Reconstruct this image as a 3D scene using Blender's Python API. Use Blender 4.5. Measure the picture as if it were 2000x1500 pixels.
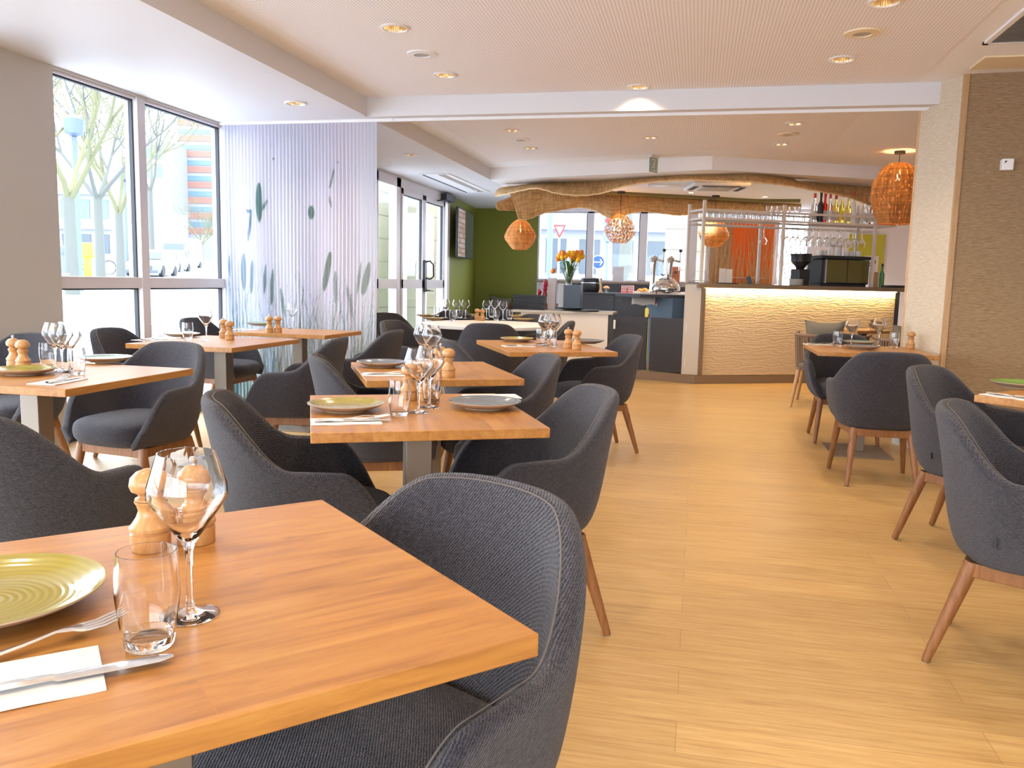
import bpy, bmesh, math, random
from math import sin, cos, pi, radians, sqrt, atan2, degrees
from mathutils import Vector, Matrix
random.seed(7)
for o in list(bpy.data.objects): bpy.data.objects.remove(o)
SC = bpy.context.scene
COL = SC.collection
# ------------------------------------------------------------------ camera
F, YW, PT, RL, CH = 1618.5, .21654, -.122877, .022219, 1.15
CAM = Vector((0, 0, CH))
_f0 = Vector((-sin(YW), cos(YW), 0)); _r0 = Vector((cos(YW), sin(YW), 0)); _z = Vector((0, 0, 1))
FW = _f0 * cos(PT) + _z * sin(PT); _u = -_f0 * sin(PT) + _z * cos(PT)
RT = _r0 * cos(RL) + _u * sin(RL); UP = -_r0 * sin(RL) + _u * cos(RL)
cd = bpy.data.cameras.new('camera'); cam = bpy.data.objects.new('camera', cd); COL.objects.link(cam)
cd.sensor_width = 36; cd.sensor_fit = 'HORIZONTAL'; cd.lens = 36 * F / 2000; cd.clip_start = .05; cd.clip_end = 900
m = Matrix((RT, UP, -FW)).transposed().to_4x4(); m.translation = CAM; cam.matrix_world = m
SC.camera = cam
# ------------------------------------------------------------------ view and sky
vs = SC.view_settings; vs.view_transform = 'Standard'; vs.look = 'None'; vs.gamma = 1; vs.exposure = 0.5
vs.use_curve_mapping = False
cy = SC.cycles
cy.use_denoising = True; cy.max_bounces = 12; cy.transparent_max_bounces = 24; cy.transmission_bounces = 10
cy.diffuse_bounces = 5; cy.glossy_bounces = 4; cy.sample_clamp_indirect = 6; cy.caustics_reflective = False; cy.caustics_refractive = True
W = bpy.data.worlds.new('sky'); SC.world = W; W.use_nodes = True
bg = W.node_tree.nodes['Background']; bg.inputs['Color'].default_value = (.80, .90, 1, 1); bg.inputs['Strength'].default_value = 8.6

def light(name, kind, loc, energy, color, rot=(0, 0, 0), **kw):
    d = bpy.data.lights.new(name, kind); d.energy = energy; d.color = color
    for k, v in kw.items(): setattr(d, k, v)
    o = bpy.data.objects.new(name, d); COL.objects.link(o); o.location = loc; o.rotation_euler = rot
    return o
# window openings guide the sky's light into the room
for loc, rot, sx_, sy_ in (((-4.22, 5.72, 1.25), (0, radians(-90), 0), 2.4, 2.1), ((-4.22, 1.15, 1.25), (0, radians(-90), 0), 2.4, 5.5), ((-3.90, 10.93, 1.22), (0, radians(-90), 0), 2.4, 3.0), ((-1.33, 14.9, 1.8), (radians(-90), 0, 0), 3.0, 1.2), ((-.65, -3.28, 1.4), (radians(90), 0, 0), 5.5, 1.9)):
    light('window_portal', 'AREA', loc, 1, (1, 1, 1), rot, shape='RECTANGLE', size=sx_, size_y=sy_).data.cycles.is_portal = True

# ------------------------------------------------------------------ helpers
def at(x, y, z):      # pixel -> point on the horizontal plane z
    d = RT * (x - 1000) + UP * (750 - y) + FW * F
    return CAM + d * ((z - CH) / d.z)
def aty(x, y, Y):     # pixel -> point on the plane Y
    d = RT * (x - 1000) + UP * (750 - y) + FW * F
    return CAM + d * (Y / d.y)
def atx(x, y, X):
    d = RT * (x - 1000) + UP * (750 - y) + FW * F
    return CAM + d * (X / d.x)
def atd(x, y, D):     # pixel -> point at depth D
    d = RT * (x - 1000) + UP * (750 - y) + FW * F
    return CAM + d * (D / F)
class MB:
    def __init__(s): s.v = []; s.f = []; s.mi = []; s.cur = 0
    def add(s, vs, fs):
        b = len(s.v); s.v += [tuple(v) for v in vs]
        for f in fs: s.f.append(tuple(i + b for i in f)); s.mi.append(s.cur)
        return s
    def box(s, a, b, M=None):
        x0, y0, z0 = a; x1, y1, z1 = b
        vs = [Vector(p) for p in ((x0,y0,z0),(x1,y0,z0),(x1,y1,z0),(x0,y1,z0),(x0,y0,z1),(x1,y0,z1),(x1,y1,z1),(x0,y1,z1))]
        if M: vs = [M @ v for v in vs]
        return s.add(vs, [(0,3,2,1),(4,5,6,7),(0,1,5,4),(1,2,6,5),(2,3,7,6),(3,0,4,7)])
    def prism(s, pts, z0, z1, M=None):
        n = len(pts); vs = [Vector((p[0], p[1], z0)) for p in pts] + [Vector((p[0], p[1], z1)) for p in pts]
        if M: vs = [M @ v for v in vs]
        return s.add(vs, [tuple(range(n))[::-1], tuple(range(n, 2*n))] + [(i, (i+1) % n, n+(i+1) % n, n+i) for i in range(n)])
    def lathe(s, prof, seg=24, M=None, cap=True):
        vs = []; fs = []
        for r, z in prof:
            for k in range(seg):
                a = 2*pi*k/seg; vs.append(Vector((r*cos(a), r*sin(a), z)))
        if M: vs = [M @ v for v in vs]
        for i in range(len(prof)-1):
            for k in range(seg):
                k2 = (k+1) % seg; fs.append((i*seg+k, i*seg+k2, (i+1)*seg+k2, (i+1)*seg+k))
        if cap:
            if prof[0][0] > 1e-6: fs.append(tuple(range(seg))[::-1])
            if prof[-1][0] > 1e-6: fs.append(tuple((len(prof)-1)*seg + k for k in range(seg)))
        return s.add(vs, fs)
    def tube(s, pts, r, seg=8, closed=False):
        pts = [Vector(p) for p in pts]; n = len(pts)
        rr = r if isinstance(r, (list, tuple)) else [r]*n
        vs = []; fs = []; pv = None
        for i, p in enumerate(pts):
            if closed: t = pts[(i+1) % n] - pts[i-1]
            else: t = pts[min(i+1, n-1)] - pts[max(i-1, 0)]
            if t.length < 1e-9: t = Vector((0, 0, 1))
            t.normalize()
            if pv is None:
                a = Vector((0, 0, 1)) if abs(t.z) < .9 else Vector((1, 0, 0)); pv = t.cross(a).normalized()
            else:
                pv = (pv - t * pv.dot(t))
                pv = pv.normalized() if pv.length > 1e-6 else t.orthogonal().normalized()
            q = t.cross(pv)
            for k in range(seg):
                a = 2*pi*k/seg; vs.append(p + (pv*cos(a) + q*sin(a)) * rr[i])
        for i in range(n if closed else n-1):
            j = (i+1) % n
            for k in range(seg):
                k2 = (k+1) % seg; fs.append((i*seg+k, i*seg+k2, j*seg+k2, j*seg+k))
        if not closed: fs += [tuple(range(seg))[::-1], tuple((n-1)*seg+k for k in range(seg))]
        return s.add(vs, fs)
    def grid(s, P, closed_u=False, closed_v=False):   # P[i][j]
        n = len(P); k = len(P[0]); vs = [p for r in P for p in r]; fs = []
        for i in range(n if closed_u else n-1):
            for j in range(k if closed_v else k-1):
                fs.append((i*k+j, ((i+1) % n)*k+j, ((i+1) % n)*k+(j+1) % k, i*k+(j+1) % k))
        return s.add(vs, fs)
    def ball(s, c, r, seg=10, sz=1):
        prof = [(max(1e-4, r*sin(pi*i/seg)), -r*cos(pi*i/seg)*sz) for i in range(seg+1)]
        return s.lathe(prof, seg+4, Matrix.Translation(c))
    def build(s, name, mat, parent=None, smooth=None, bevel=0, sub=0, flat=False):
        me = bpy.data.meshes.new(name); me.from_pydata(s.v, [], s.f)
        mats = mat if isinstance(mat, (list, tuple)) else [mat]
        for m_ in mats: me.materials.append(m_)
        if len(mats) > 1: me.polygons.foreach_set('material_index', s.mi)
        bm = bmesh.new(); bm.from_mesh(me); bmesh.ops.remove_doubles(bm, verts=bm.verts, dist=1e-6)
        bmesh.ops.recalc_face_normals(bm, faces=bm.faces); bm.to_mesh(me); bm.free()
        o = bpy.data.objects.new(name, me); COL.objects.link(o)
        if parent: o.parent = parent
        if not flat:
            me.shade_smooth()
            if sub == 0: me.set_sharp_from_angle(angle=radians(smooth or 38))
        if bevel:
            b = o.modifiers.new('b', 'BEVEL'); b.width = bevel; b.segments = 2; b.limit_method = 'ANGLE'; b.angle_limit = radians(40); b.harden_normals = False
        if sub:
            b = o.modifiers.new('s', 'SUBSURF'); b.levels = sub; b.render_levels = sub
        return o
def tag(o, label=None, cat=None, group=None, kind=None):
    if label: o['label'] = label
    if cat: o['category'] = cat
    if group: o['group'] = group
    if kind: o['kind'] = kind
    return o
def struct(o): o['kind'] = 'structure'; return o
def empty(name, loc=(0, 0, 0), rz=0, label=None, cat=None, group=None):
    o = bpy.data.objects.new(name, None); COL.objects.link(o); o.location = loc; o.rotation_euler = (0, 0, rz); o.empty_display_size = .05
    return tag(o, label, cat, group)
KIDS = {}
def kids(o): return [c for c in bpy.data.objects if c.parent == o]
def copy_tree(o, parent=None, ch=None):
    c = o.copy(); COL.objects.link(c); c.parent = parent
    for k in list(kids(o)): copy_tree(k, c)
    return c
USED = set()
def put(proto, loc, rz=0, label=None, group=None, sc=None):   # first use moves the prototype, then copies
    if proto.name in USED: o = copy_tree(proto)
    else: o = proto; USED.add(proto.name)
    o.location = loc; o.rotation_euler = (0, 0, rz)
    if sc: o.scale = (sc, sc, sc) if not isinstance(sc, tuple) else sc
    if label: o['label'] = label
    if group: o['group'] = group
    elif 'group' in o: del o['group']
    return o
Rz = lambda a: Matrix.Rotation(a, 4, 'Z')
T = lambda *p: Matrix.Translation(p)
# ------------------------------------------------------------------ materials
def mat(name, col=(.8, .8, .8), rough=.5, metal=0, **kw):
    m_ = bpy.data.materials.new(name); m_.use_nodes = True
    b = m_.node_tree.nodes['Principled BSDF']
    b.inputs['Base Color'].default_value = (*col, 1); b.inputs['Roughness'].default_value = rough; b.inputs['Metallic'].default_value = metal
    for k, v in kw.items(): b.inputs[k.replace('_', ' ')].default_value = v
    return m_
class N:
    def __init__(s, m_): s.t = m_.node_tree; s.n = s.t.nodes; s.b = s.n['Principled BSDF']; s.m = m_
    def new(s, ty, **kw):
        n = s.n.new(ty)
        for k, v in kw.items():
            if k.startswith('_'): setattr(n, k[1:], v)
            else: n.inputs[k.replace('_', ' ')].default_value = v
        return n
    def l(s, a, b): s.t.links.new(a, b)
    def coord(s, scale=(1, 1, 1), kind='Object', rot=(0, 0, 0)):
        t = s.n.new('ShaderNodeTexCoord'); mp = s.n.new('ShaderNodeMapping'); mp.inputs['Scale'].default_value = scale; mp.inputs['Rotation'].default_value = rot
        s.l(t.outputs[kind], mp.inputs['Vector']); return mp.outputs['Vector']
    def noise(s, vec, scale=5, detail=4, rough=.5, dist=0):
        n = s.new('ShaderNodeTexNoise', Scale=scale, Detail=detail, Roughness=rough, Distortion=dist); s.l(vec, n.inputs['Vector']); return n.outputs['Fac']
    def ramp(s, fac, stops):
        n = s.n.new('ShaderNodeValToRGB'); e = n.color_ramp.elements
        while len(e) < len(stops): e.new(.5)
        for i, (p, c) in enumerate(stops): e[i].position = p; e[i].color = (*c, 1) if len(c) == 3 else c
        s.l(fac, n.inputs['Fac']); return n.outputs['Color']
    def mix(s, fac, a, b, mode='MIX'):
        n = s.n.new('ShaderNodeMix'); n.data_type = 'RGBA'; n.blend_type = mode
        for i, x in ((0, fac), (6, a), (7, b)):
            if isinstance(x, (int, float)): n.inputs[i].default_value = x
            elif isinstance(x, tuple): n.inputs[i].default_value = (*x, 1)
            else: s.l(x, n.inputs[i])
        return n.outputs[2]
    def math(s, op, a, b=None, c=None):
        n = s.n.new('ShaderNodeMath'); n.operation = op
        for i, x in enumerate((a, b, c)):
            if x is None: continue
            if isinstance(x, (int, float)): n.inputs[i].default_value = x
            else: s.l(x, n.inputs[i])
        return n.outputs[0]
    def sep(s, v): n = s.n.new('ShaderNodeSeparateXYZ'); s.l(v, n.inputs[0]); return n.outputs
    def bump(s, h, strength=.3, dist=.01):
        n = s.new('ShaderNodeBump', Strength=strength, Distance=dist); s.l(h, n.inputs['Height']); s.l(n.outputs[0], s.b.inputs['Normal'])
    def color(s, c): s.l(c, s.b.inputs['Base Color'])
    def rough(s, c): s.l(c, s.b.inputs['Roughness'])
M = {}
M['white'] = mat('white_paint', (.83, .81, .80), .6); M['soffit'] = mat('soffit_paint', (.70, .69, .70), .6)
M['ceil'] = mat('ceiling_paint', (.90, .89, .89), .7)
M['grey_wall'] = mat('grey_wall_paint', (.52, .49, .45), .8)
M['green'] = mat('green_paint', (.20, .215, .022), .6)
M['lilac'] = mat('pale_wall_paint', (.84, .80, .86), .7)
M['frame'] = mat('window_frame_metal', (.62, .58, .60), .4)
M['gasket'] = mat('window_gasket', (.02, .025, .035), .6)
M['steel'] = mat('brushed_steel', (.72, .72, .73), .28, 1)
M['chrome'] = mat('chrome', (.85, .85, .86), .08, 1)
M['black'] = mat('black_plastic', (.012, .012, .015), .35)
M['anth'] = mat('anthracite_laminate', (.035, .035, .042), .45)
M['slate'] = mat('slate_blue_laminate', (.075, .11, .155), .4)
M['taupe'] = mat('taupe_metal', (.25, .21, .17), .42, .6)
M['taupe_lam'] = mat('taupe_laminate', (.22, .155, .10), .45)
M['pale_lam'] = mat('pale_grey_laminate', (.55, .52, .47), .5)
M['paper'] = mat('white_paper', (.72, .68, .65), .8)
M['white_cer'] = mat('white_ceramic', (.85, .83, .8), .15)
M['white_top'] = mat('white_laminate', (.84, .80, .75), .3)
M['red'] = mat('red_lacquer', (.35, .01, .03), .25)
M['rod'] = mat('rack_metal', (.72, .66, .60), .35)
M['orange'] = mat('orange_panel', (.85, .14, .01), .7)
M['reed'] = mat('tan_reed', (.62, .36, .14), .7)
M['yellow'] = mat('yellow_plastic', (.9, .62, .01), .4)
M['cushion'] = mat('grey_cushion', (.18, .155, .12), .9)
M['rope'] = mat('brown_rope', (.22, .14, .09), .8)
M['leaf'] = mat('leaf_green', (.06, .17, .02), .5)
M['petal'] = mat('yellow_petal', (.95, .50, .01), .5)
M['petal2'] = mat('orange_petal', (.85, .25, .01), .5)
M['blue'] = mat('sign_blue', (.0, .035, .13), .5)
M['signred'] = mat('printed_red', (.55, .04, .05), .4); M['roadred'] = mat('sign_red', (.16, .006, .008), .5); M['roadwhite'] = mat('sign_white', (.5, .5, .5), .6)
M['cloth'] = mat('tea_towel', (.80, .70, .60), .9)
M['cord'] = mat('black_cord', (.02, .015, .012), .5)
def emis(name, col, s):
    m_ = mat(name, (0, 0, 0), .5); b = m_.node_tree.nodes['Principled BSDF']
    b.inputs['Emission Color'].default_value = (*col, 1); b.inputs['Emission Strength'].default_value = s; return m_
M['bulb'] = emis('filament_glow', (1, .50, .16), 22)
M['led'] = emis('led_strip_glow', (1, .72, .34), 9)
M['lamp'] = emis('downlight_glow', (1, .72, .45), 14)
# clear glass for tableware
def glass(name, col=(1, 1, 1), rough=0, ior=1.45):
    m_ = mat(name, col, rough); b = m_.node_tree.nodes['Principled BSDF']
    b.inputs['Transmission Weight'].default_value = 1; b.inputs['IOR'].default_value = ior; return m_
M['glass'] = glass('clear_glass'); M['glass_green'] = glass('green_bottle_glass', (.08, .22, .08)); M['glass_brown'] = glass('amber_bottle_glass', (.5, .12, .02)); M['glass_red'] = glass('red_spirit', (.6, .02, .02))
def pane(name, col=(1, 1, 1), ior=1.35):   # thin window pane: clear with a faint reflection
    m_ = bpy.data.materials.new(name); m_.use_nodes = True; t = m_.node_tree; t.nodes.remove(t.nodes['Principled BSDF'])
    a = t.nodes.new('ShaderNodeBsdfTransparent'); a.inputs[0].default_value = (*col, 1); g = t.nodes.new('ShaderNodeBsdfGlossy'); g.inputs['Roughness'].default_value = .02
    lw = t.nodes.new('ShaderNodeLayerWeight'); lw.inputs[0].default_value = .5; pw = t.nodes.new('ShaderNodeMath'); pw.operation = 'POWER'; t.links.new(lw.outputs['Facing'], pw.inputs[0]); pw.inputs[1].default_value = 3.2
    fr = t.nodes.new('ShaderNodeMath'); fr.operation = 'MULTIPLY_ADD'; t.links.new(pw.outputs[0], fr.inputs[0]); fr.inputs[1].default_value = .6 if ior > 1.4 else .35; fr.inputs[2].default_value = (ior-1)**2/(ior+1)**2
    mx = t.nodes.new('ShaderNodeMixShader'); t.links.new(fr.outputs[0], mx.inputs[0]); t.links.new(a.outputs[0], mx.inputs[1]); t.links.new(g.outputs[0], mx.inputs[2])
    t.links.new(mx.outputs[0], t.nodes['Material Output'].inputs[0]); return m_
M['pane'] = pane('window_glass'); M['pane_blue'] = pane('blue_tinted_glass', (.93, .97, 1)); M['pane_yellow'] = pane('yellow_tinted_glass', (.85, .85, .15))
# floor: oak planks along X
m_ = M['floor'] = mat('oak_plank_floor', (.6, .4, .2), .35); n = N(m_)
v = n.coord(); br = n.new('ShaderNodeTexBrick', Scale=1, Mortar_Size=.0012, Mortar_Smooth=.3, Bias=0, Brick_Width=1.25, Row_Height=.152, _offset=.37); n.l(v, br.inputs['Vector'])
br.inputs['Color1'].default_value = (.2, .2, .2, 1); br.inputs['Color2'].default_value = (.8, .8, .8, 1); br.inputs['Mortar'].default_value = (0, 0, 0, 1)
g = n.noise(n.coord((1.1, 16, 1)), 3.2, 8, .68, .5); g2 = n.noise(n.coord((1.5, 60, 1)), 4, 4, .6)
base = n.ramp(g, [(.25, (.33, .18, .062)), (.45, (.49, .295, .105)), (.62, (.57, .37, .15)), (.85, (.62, .43, .20))])
c = n.mix(.22, base, n.ramp(g2, [(.35, (.26, .14, .045)), (.65, (.66, .46, .22))]))
tone = n.ramp(br.outputs['Color'], [(.2, (.84, .83, .82)), (.8, (1, 1, 1))]); c = n.mix(.8, c, tone, 'MULTIPLY'); n.color(c)
c = n.mix(br.outputs['Fac'], c, (.33, .18, .07)); n.color(c); n.rough(n.ramp(g2, [(.3, (.30,)*3), (.7, (.42,)*3)])); n.bump(g2, .06, .002)
# tabletop oak staves (local X = stave length)
def staves(name, c0, c1, c2, L=1.9, Wd=.085, rot=0):
    m_ = mat(name, c1, .34); n = N(m_); v = n.coord(rot=(0, 0, rot))
    br = n.new('ShaderNodeTexBrick', Scale=1, Mortar_Size=.0004, Mortar_Smooth=0, Brick_Width=L, Row_Height=Wd, _offset=.43); n.l(v, br.inputs['Vector'])
    br.inputs['Color1'].default_value = (0, 0, 0, 1); br.inputs['Color2'].default_value = (1, 1, 1, 1)
    oi = n.new('ShaderNodeObjectInfo')
    mp = n.new('ShaderNodeVectorMath', _operation='ADD'); n.l(n.coord((13, 1.5, 13) if rot else (1.5, 13, 13)), mp.inputs[0]); n.l(br.outputs['Color'], mp.inputs[1])
    g = n.noise(mp.outputs[0], 2.6, 8, .66, .8)
    c = n.ramp(g, [(.28, c0), (.5, c1), (.75, c2)])
    c = n.mix(.85, c, n.ramp(br.outputs['Color'], [(0, (.88, .85, .82)), (.5, (.96, .95, .94)), (1, (1, 1, 1))]), 'MULTIPLY')
    kn = n.new('ShaderNodeTexVoronoi', Scale=4.2); n.l(n.coord((2.6, 1, 1) if rot else (1, 2.6, 1)), kn.inputs['Vector'])
    c = n.mix(n.ramp(kn.outputs['Distance'], [(.0, (1, 1, 1)), (.035, (.85, .85, .85)), (.09, (0, 0, 0))]), c, (.09, .035, .015))
    n.color(c); n.rough(n.ramp(g, [(.3, (.28,)*3), (.7, (.38,)*3)])); n.bump(g, .05, .002); return m_
M['oak'] = staves('oiled_oak_staves', (.27, .105, .03), (.41, .180, .040), (.50, .255, .070))
M['oak_edge'] = M['oak']
def wood(name, c0, c1, sc=(14, 14, 1.6), rough=.4):
    m_ = mat(name, c1, rough); n = N(m_); g = n.noise(n.coord(sc), 4, 5, .6, .5); n.color(n.ramp(g, [(.3, c0), (.7, c1)])); return m_
M['leg'] = wood('stained_wood', (.18, .068, .02), (.31, .132, .045))
M['mill'] = wood('turned_beech', (.40, .185, .06), (.55, .29, .11), (30, 30, 6), .32)
M['light_wood'] = wood('light_wood', (.45, .25, .10), (.62, .38, .18))
# chair fabric
def fabric(name, c0, c1):
    m_ = mat(name, c0, .95, Sheen_Weight=.18, Sheen_Roughness=.45); n = N(m_); v = n.coord((1, 1, 2.4))
    a = n.noise(v, 330, 2, .7); b = n.noise(v, 110, 3, .7); w = n.new('ShaderNodeTexWave', Scale=105, Distortion=3, Detail=2, Detail_Scale=2, _bands_direction='DIAGONAL'); n.l(n.coord(), w.inputs['Vector'])
    f = n.math('MULTIPLY_ADD', w.outputs['Fac'], .13, n.math('MULTIPLY_ADD', b, .42, n.math('MULTIPLY', a, .48)))
    n.color(n.ramp(f, [(.42, c0), (.55, tuple((x+y)/2 for x, y in zip(c0, c1))), (.68, c1)]))
    w = n.new('ShaderNodeTexWave', Scale=105, Distortion=3, Detail=2, Detail_Scale=2, _bands_direction='DIAGONAL'); n.l(n.coord(), w.inputs['Vector'])
    n.bump(n.math('ADD', a, n.math('MULTIPLY', w.outputs['Fac'], .8)), .75, .003); return m_
M['fabric'] = fabric('charcoal_upholstery', (.006, .006, .013), (.080, .070, .079))
M['piping'] = mat('seam_thread', (.12, .10, .09), .9)
# plates
def plate_mat(name, col, rim):
    m_ = mat(name, col, .14, Coat_Weight=.5, Coat_Roughness=.05); n = N(m_); x = n.sep(n.coord())
    r = n.math('SQRT', n.math('ADD', n.math('MULTIPLY', x[0], x[0]), n.math('MULTIPLY', x[1], x[1])))
    s = n.math('SINE', n.math('MULTIPLY', n.math('ADD', r, n.math('MULTIPLY', n.noise(n.coord(), 12, 2), .01)), 720)); f = n.math('MULTIPLY_ADD', s, .5, .5)
    n.color(n.mix(n.math('MULTIPLY', f, .45), col, tuple(min(1, q*1.35) for q in col))); n.bump(f, .2, .001); return m_
M['plate_olive'] = plate_mat('olive_glaze', (.27, .215, .035), 0); M['plate_blue'] = plate_mat('slate_blue_glaze', (.13, .15, .17), 0); M['plate_green'] = plate_mat('sage_glaze', (.20, .30, .22), 0); M['plate_leaf'] = plate_mat('green_glaze', (.14, .24, .05), 0)
M['biscuit'] = mat('plate_underside', (.50, .36, .24), .4)
# perforated ceiling
m_ = M['perf'] = mat('perforated_ceiling', (.86, .80, .77), .7); n = N(m_); x = n.sep(n.coord()); P_ = .02
fx = n.math('SUBTRACT', n.math('FRACT', n.math('DIVIDE', x[0], P_)), .5); fy = n.math('SUBTRACT', n.math('FRACT', n.math('DIVIDE', x[1], P_)), .5)
d = n.math('SQRT', n.math('ADD', n.math('MULTIPLY', fx, fx), n.math('MULTIPLY', fy, fy))); n.color(n.mix(n.math('LESS_THAN', d, .21), (.93, .90, .90), (.52, .44, .40)))
# grasscloth walls
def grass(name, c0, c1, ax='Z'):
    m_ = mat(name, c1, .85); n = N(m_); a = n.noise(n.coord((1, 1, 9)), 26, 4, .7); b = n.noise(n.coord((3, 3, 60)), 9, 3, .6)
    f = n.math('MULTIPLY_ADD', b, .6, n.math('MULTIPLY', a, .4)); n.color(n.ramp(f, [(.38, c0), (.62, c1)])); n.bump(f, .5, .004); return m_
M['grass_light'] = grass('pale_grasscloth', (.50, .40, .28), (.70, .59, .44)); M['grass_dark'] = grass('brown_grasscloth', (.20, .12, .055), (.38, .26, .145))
# embossed bar front
m_ = M['emboss'] = mat('embossed_cream_panel', (.64, .51, .35), .6); n = N(m_)
w = n.new('ShaderNodeTexWave', Scale=4, Distortion=16, Detail=4, Detail_Scale=1.6, Detail_Roughness=.6, _bands_direction='Z'); n.l(n.coord((.55, .55, 2.3)), w.inputs['Vector'])
n.bump(w.outputs['Fac'], .55, .012)
# woven rattan
def weave(name, c0, c1, holes=.0, sc=90):
    m_ = mat(name, c1, .75); n = N(m_); v = n.coord((1, 1, 1), 'UV'); x = n.sep(v)
    a = n.noise(n.coord((.5, sc*1.3, 1), 'UV'), 3, 4, .7, .2); b = n.noise(n.coord((sc*.9, .6, 1), 'UV'), 3, 3, .6)
    f = n.math('MULTIPLY_ADD', a, .65, n.math('MULTIPLY', b, .35)); n.color(n.ramp(f, [(.38, c0), (.6, c1)])); n.bump(f, .9, .01)
    if holes:
        h = n.noise(n.coord((4, sc*1.3, 1), 'UV'), 3.4, 2, .6); n.l(n.math('GREATER_THAN', h, holes), n.b.inputs['Alpha'])
    n.b.inputs['Transmission Weight'].default_value = 0
    return m_
M['weave'] = weave('woven_rattan', (.34, .17, .055), (.86, .56, .26), .34, 9)
M['weave_l'] = weave('woven_rattan_shade', (.20, .08, .018), (.62, .31, .085), .38, 16)
M['weave_open'] = weave('open_woven_rattan_shade', (.30, .16, .06), (.50, .30, .12), .50, 12)
for k_ in ('weave_l', 'weave_open'):
    t_ = M[k_].node_tree; b_ = t_.nodes['Principled BSDF']; tl = t_.nodes.new('ShaderNodeBsdfTranslucent'); mx_ = t_.nodes.new('ShaderNodeMixShader'); mx_.inputs[0].default_value = .11
    tp_ = t_.nodes.new('ShaderNodeBsdfTransparent'); m3_ = t_.nodes.new('ShaderNodeMixShader')
    t_.links.new(b_.inputs['Base Color'].links[0].from_socket, tl.inputs['Color']); t_.links.new(b_.outputs[0], mx_.inputs[1]); t_.links.new(tl.outputs[0], mx_.inputs[2])
    al = b_.inputs['Alpha'].links[0]; sk_ = al.from_socket; t_.links.remove(al); t_.links.new(sk_, m3_.inputs[0]); t_.links.new(tp_.outputs[0], m3_.inputs[1]); t_.links.new(mx_.outputs[0], m3_.inputs[2]); t_.links.new(m3_.outputs[0], t_.nodes['Material Output'].inputs[0])
M['weave_edge'] = mat('braided_rattan_edge', (.88, .62, .32), .8)
# ------------------------------------------------------------------ room shell
HS, HC = 2.45, 2.60         # soffit height, coffer height
XW, XD = -4.07, -3.79       # window wall, door wall
def wall(name, pts, z0, z1, m_, th=.12, side=1):   # vertical slab along a plan polyline
    b = MB()
    for p, q in zip(pts, pts[1:]):
        d = Vector((q[0]-p[0], q[1]-p[1], 0)); nrm = Vector((-d.y, d.x, 0)).normalized() * th * side
        b.prism([p, q, (q[0]+nrm.x, q[1]+nrm.y), (p[0]+nrm.x, p[1]+nrm.y)][::side], z0, z1)
    return struct(b.build(name, m_))
struct(MB().box((-4.6, -3.6, -.1), (4.3, 15.2, 0)).build('floor', M['floor']))
# ceilings
b = MB(); b.box((-4.24, -3.6, HS), (-2.68, 15.0, HS+.3)); b.box((-2.68, 6.5, HS), (1.66, 6.72, HS+.3))
struct(b.build('ceiling_soffit', M['soffit']))
bk = [(-2.68, 10.62), (.09, 9.80), (2.07, 10.79), (4.3, 11.9), (4.3, 15.2), (-2.68, 15.2)]
struct(MB().prism(bk, HS, HS+.3).build('ceiling_bar', M['ceil']))
b = MB(); b.box((-2.68, -3.6, HC), (4.3, 12.2, HC+.12)); struct(b.build('ceiling', M['ceil']))
b = MB(); b.box((-2.50, -3.3, HC-.004), (1.42, 6.46, HC)); struct(b.build('ceiling_perforated_panel', M['perf']))
b = MB(); b.prism([(-2.45, 6.76), (1.25, 6.76), (1.25, 9.9), (.10, 9.35), (-2.45, 10.1)], HC-.004, HC); struct(b.build('ceiling_perforated_panel', M['perf']))
# window wall, left
def window_wall(name, X, y0, y1, openings, m_, z1=HS, th=.18):   # openings: (ya, yb, za, zb)
    b = MB(); ys = y0
    for ya, yb, za, zb in openings:
        b.box((X-th, ys, 0), (X, ya, z1))
        if za > 0: b.box((X-th, ya, 0), (X, yb, za))
        if zb < z1: b.box((X-th, ya, zb), (X, yb, z1))
        ys = yb
    if y1 > ys: b.box((X-th, ys, 0), (X, y1, z1))
    return struct(b.build(name, m_))
window_wall('wall_left', XW, -3.6, 6.9, [(-1.6, 3.9, .06, HS-.02), (4.70, 6.78, .06, HS-.015)], M['grey_wall'])
def window_frame(name, X, y0, y1, mull, bars, z0, z1, gl=M['pane']):
    t = empty(name, (X, y0, 0)); t['kind'] = 'structure'
    b = MB(); w = .035
    b.box((-.11, 0, z0), (-.02, y1-y0, z0+.06)); b.box((-.11, 0, z1-.02), (-.02, y1-y0, z1))
    for y in mull: b.box((-.12, y-y0-.045, z0), (-.005, y-y0+.045, z1))
    for z in bars: b.box((-.11, 0, z-.04), (-.012, y1-y0, z+.04))
    b.build('window_frame', M['frame'], t, bevel=.003)
    g = MB(); es = sorted([y0]+list(mull)+[y1])
    for a, c in zip(es, es[1:]):
        a += .045; c -= .045; zs = sorted([z0+.05]+list(bars)+[z1-.02])
        for k, (p, q) in enumerate(zip(zs, zs[1:])):
            p += .04 if k else 0; q -= .04 if k < len(zs)-2 else 0
            g.box((-.075, c-y0-.012, p), (-.045, c-y0+.004, q)); g.box((-.075, a-y0, q-.012), (-.045, c-y0, q))
    g.build('gasket', M['gasket'], t)
    p = MB(); p.add([(-.065, 0, z0), (-.065, y1-y0, z0), (-.065, y1-y0, z1), (-.065, 0, z1)], [(0, 1, 2, 3)]); p.build('window_glass', gl, t)
    return t
window_frame('window_1', XW, 4.70, 6.78, [5.57, 6.70], [1.08], .06, HS-.015)
window_frame('window_2', XW, -1.6, 3.9, [.2, 2.05], [1.08], .06, HS-.02)
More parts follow.
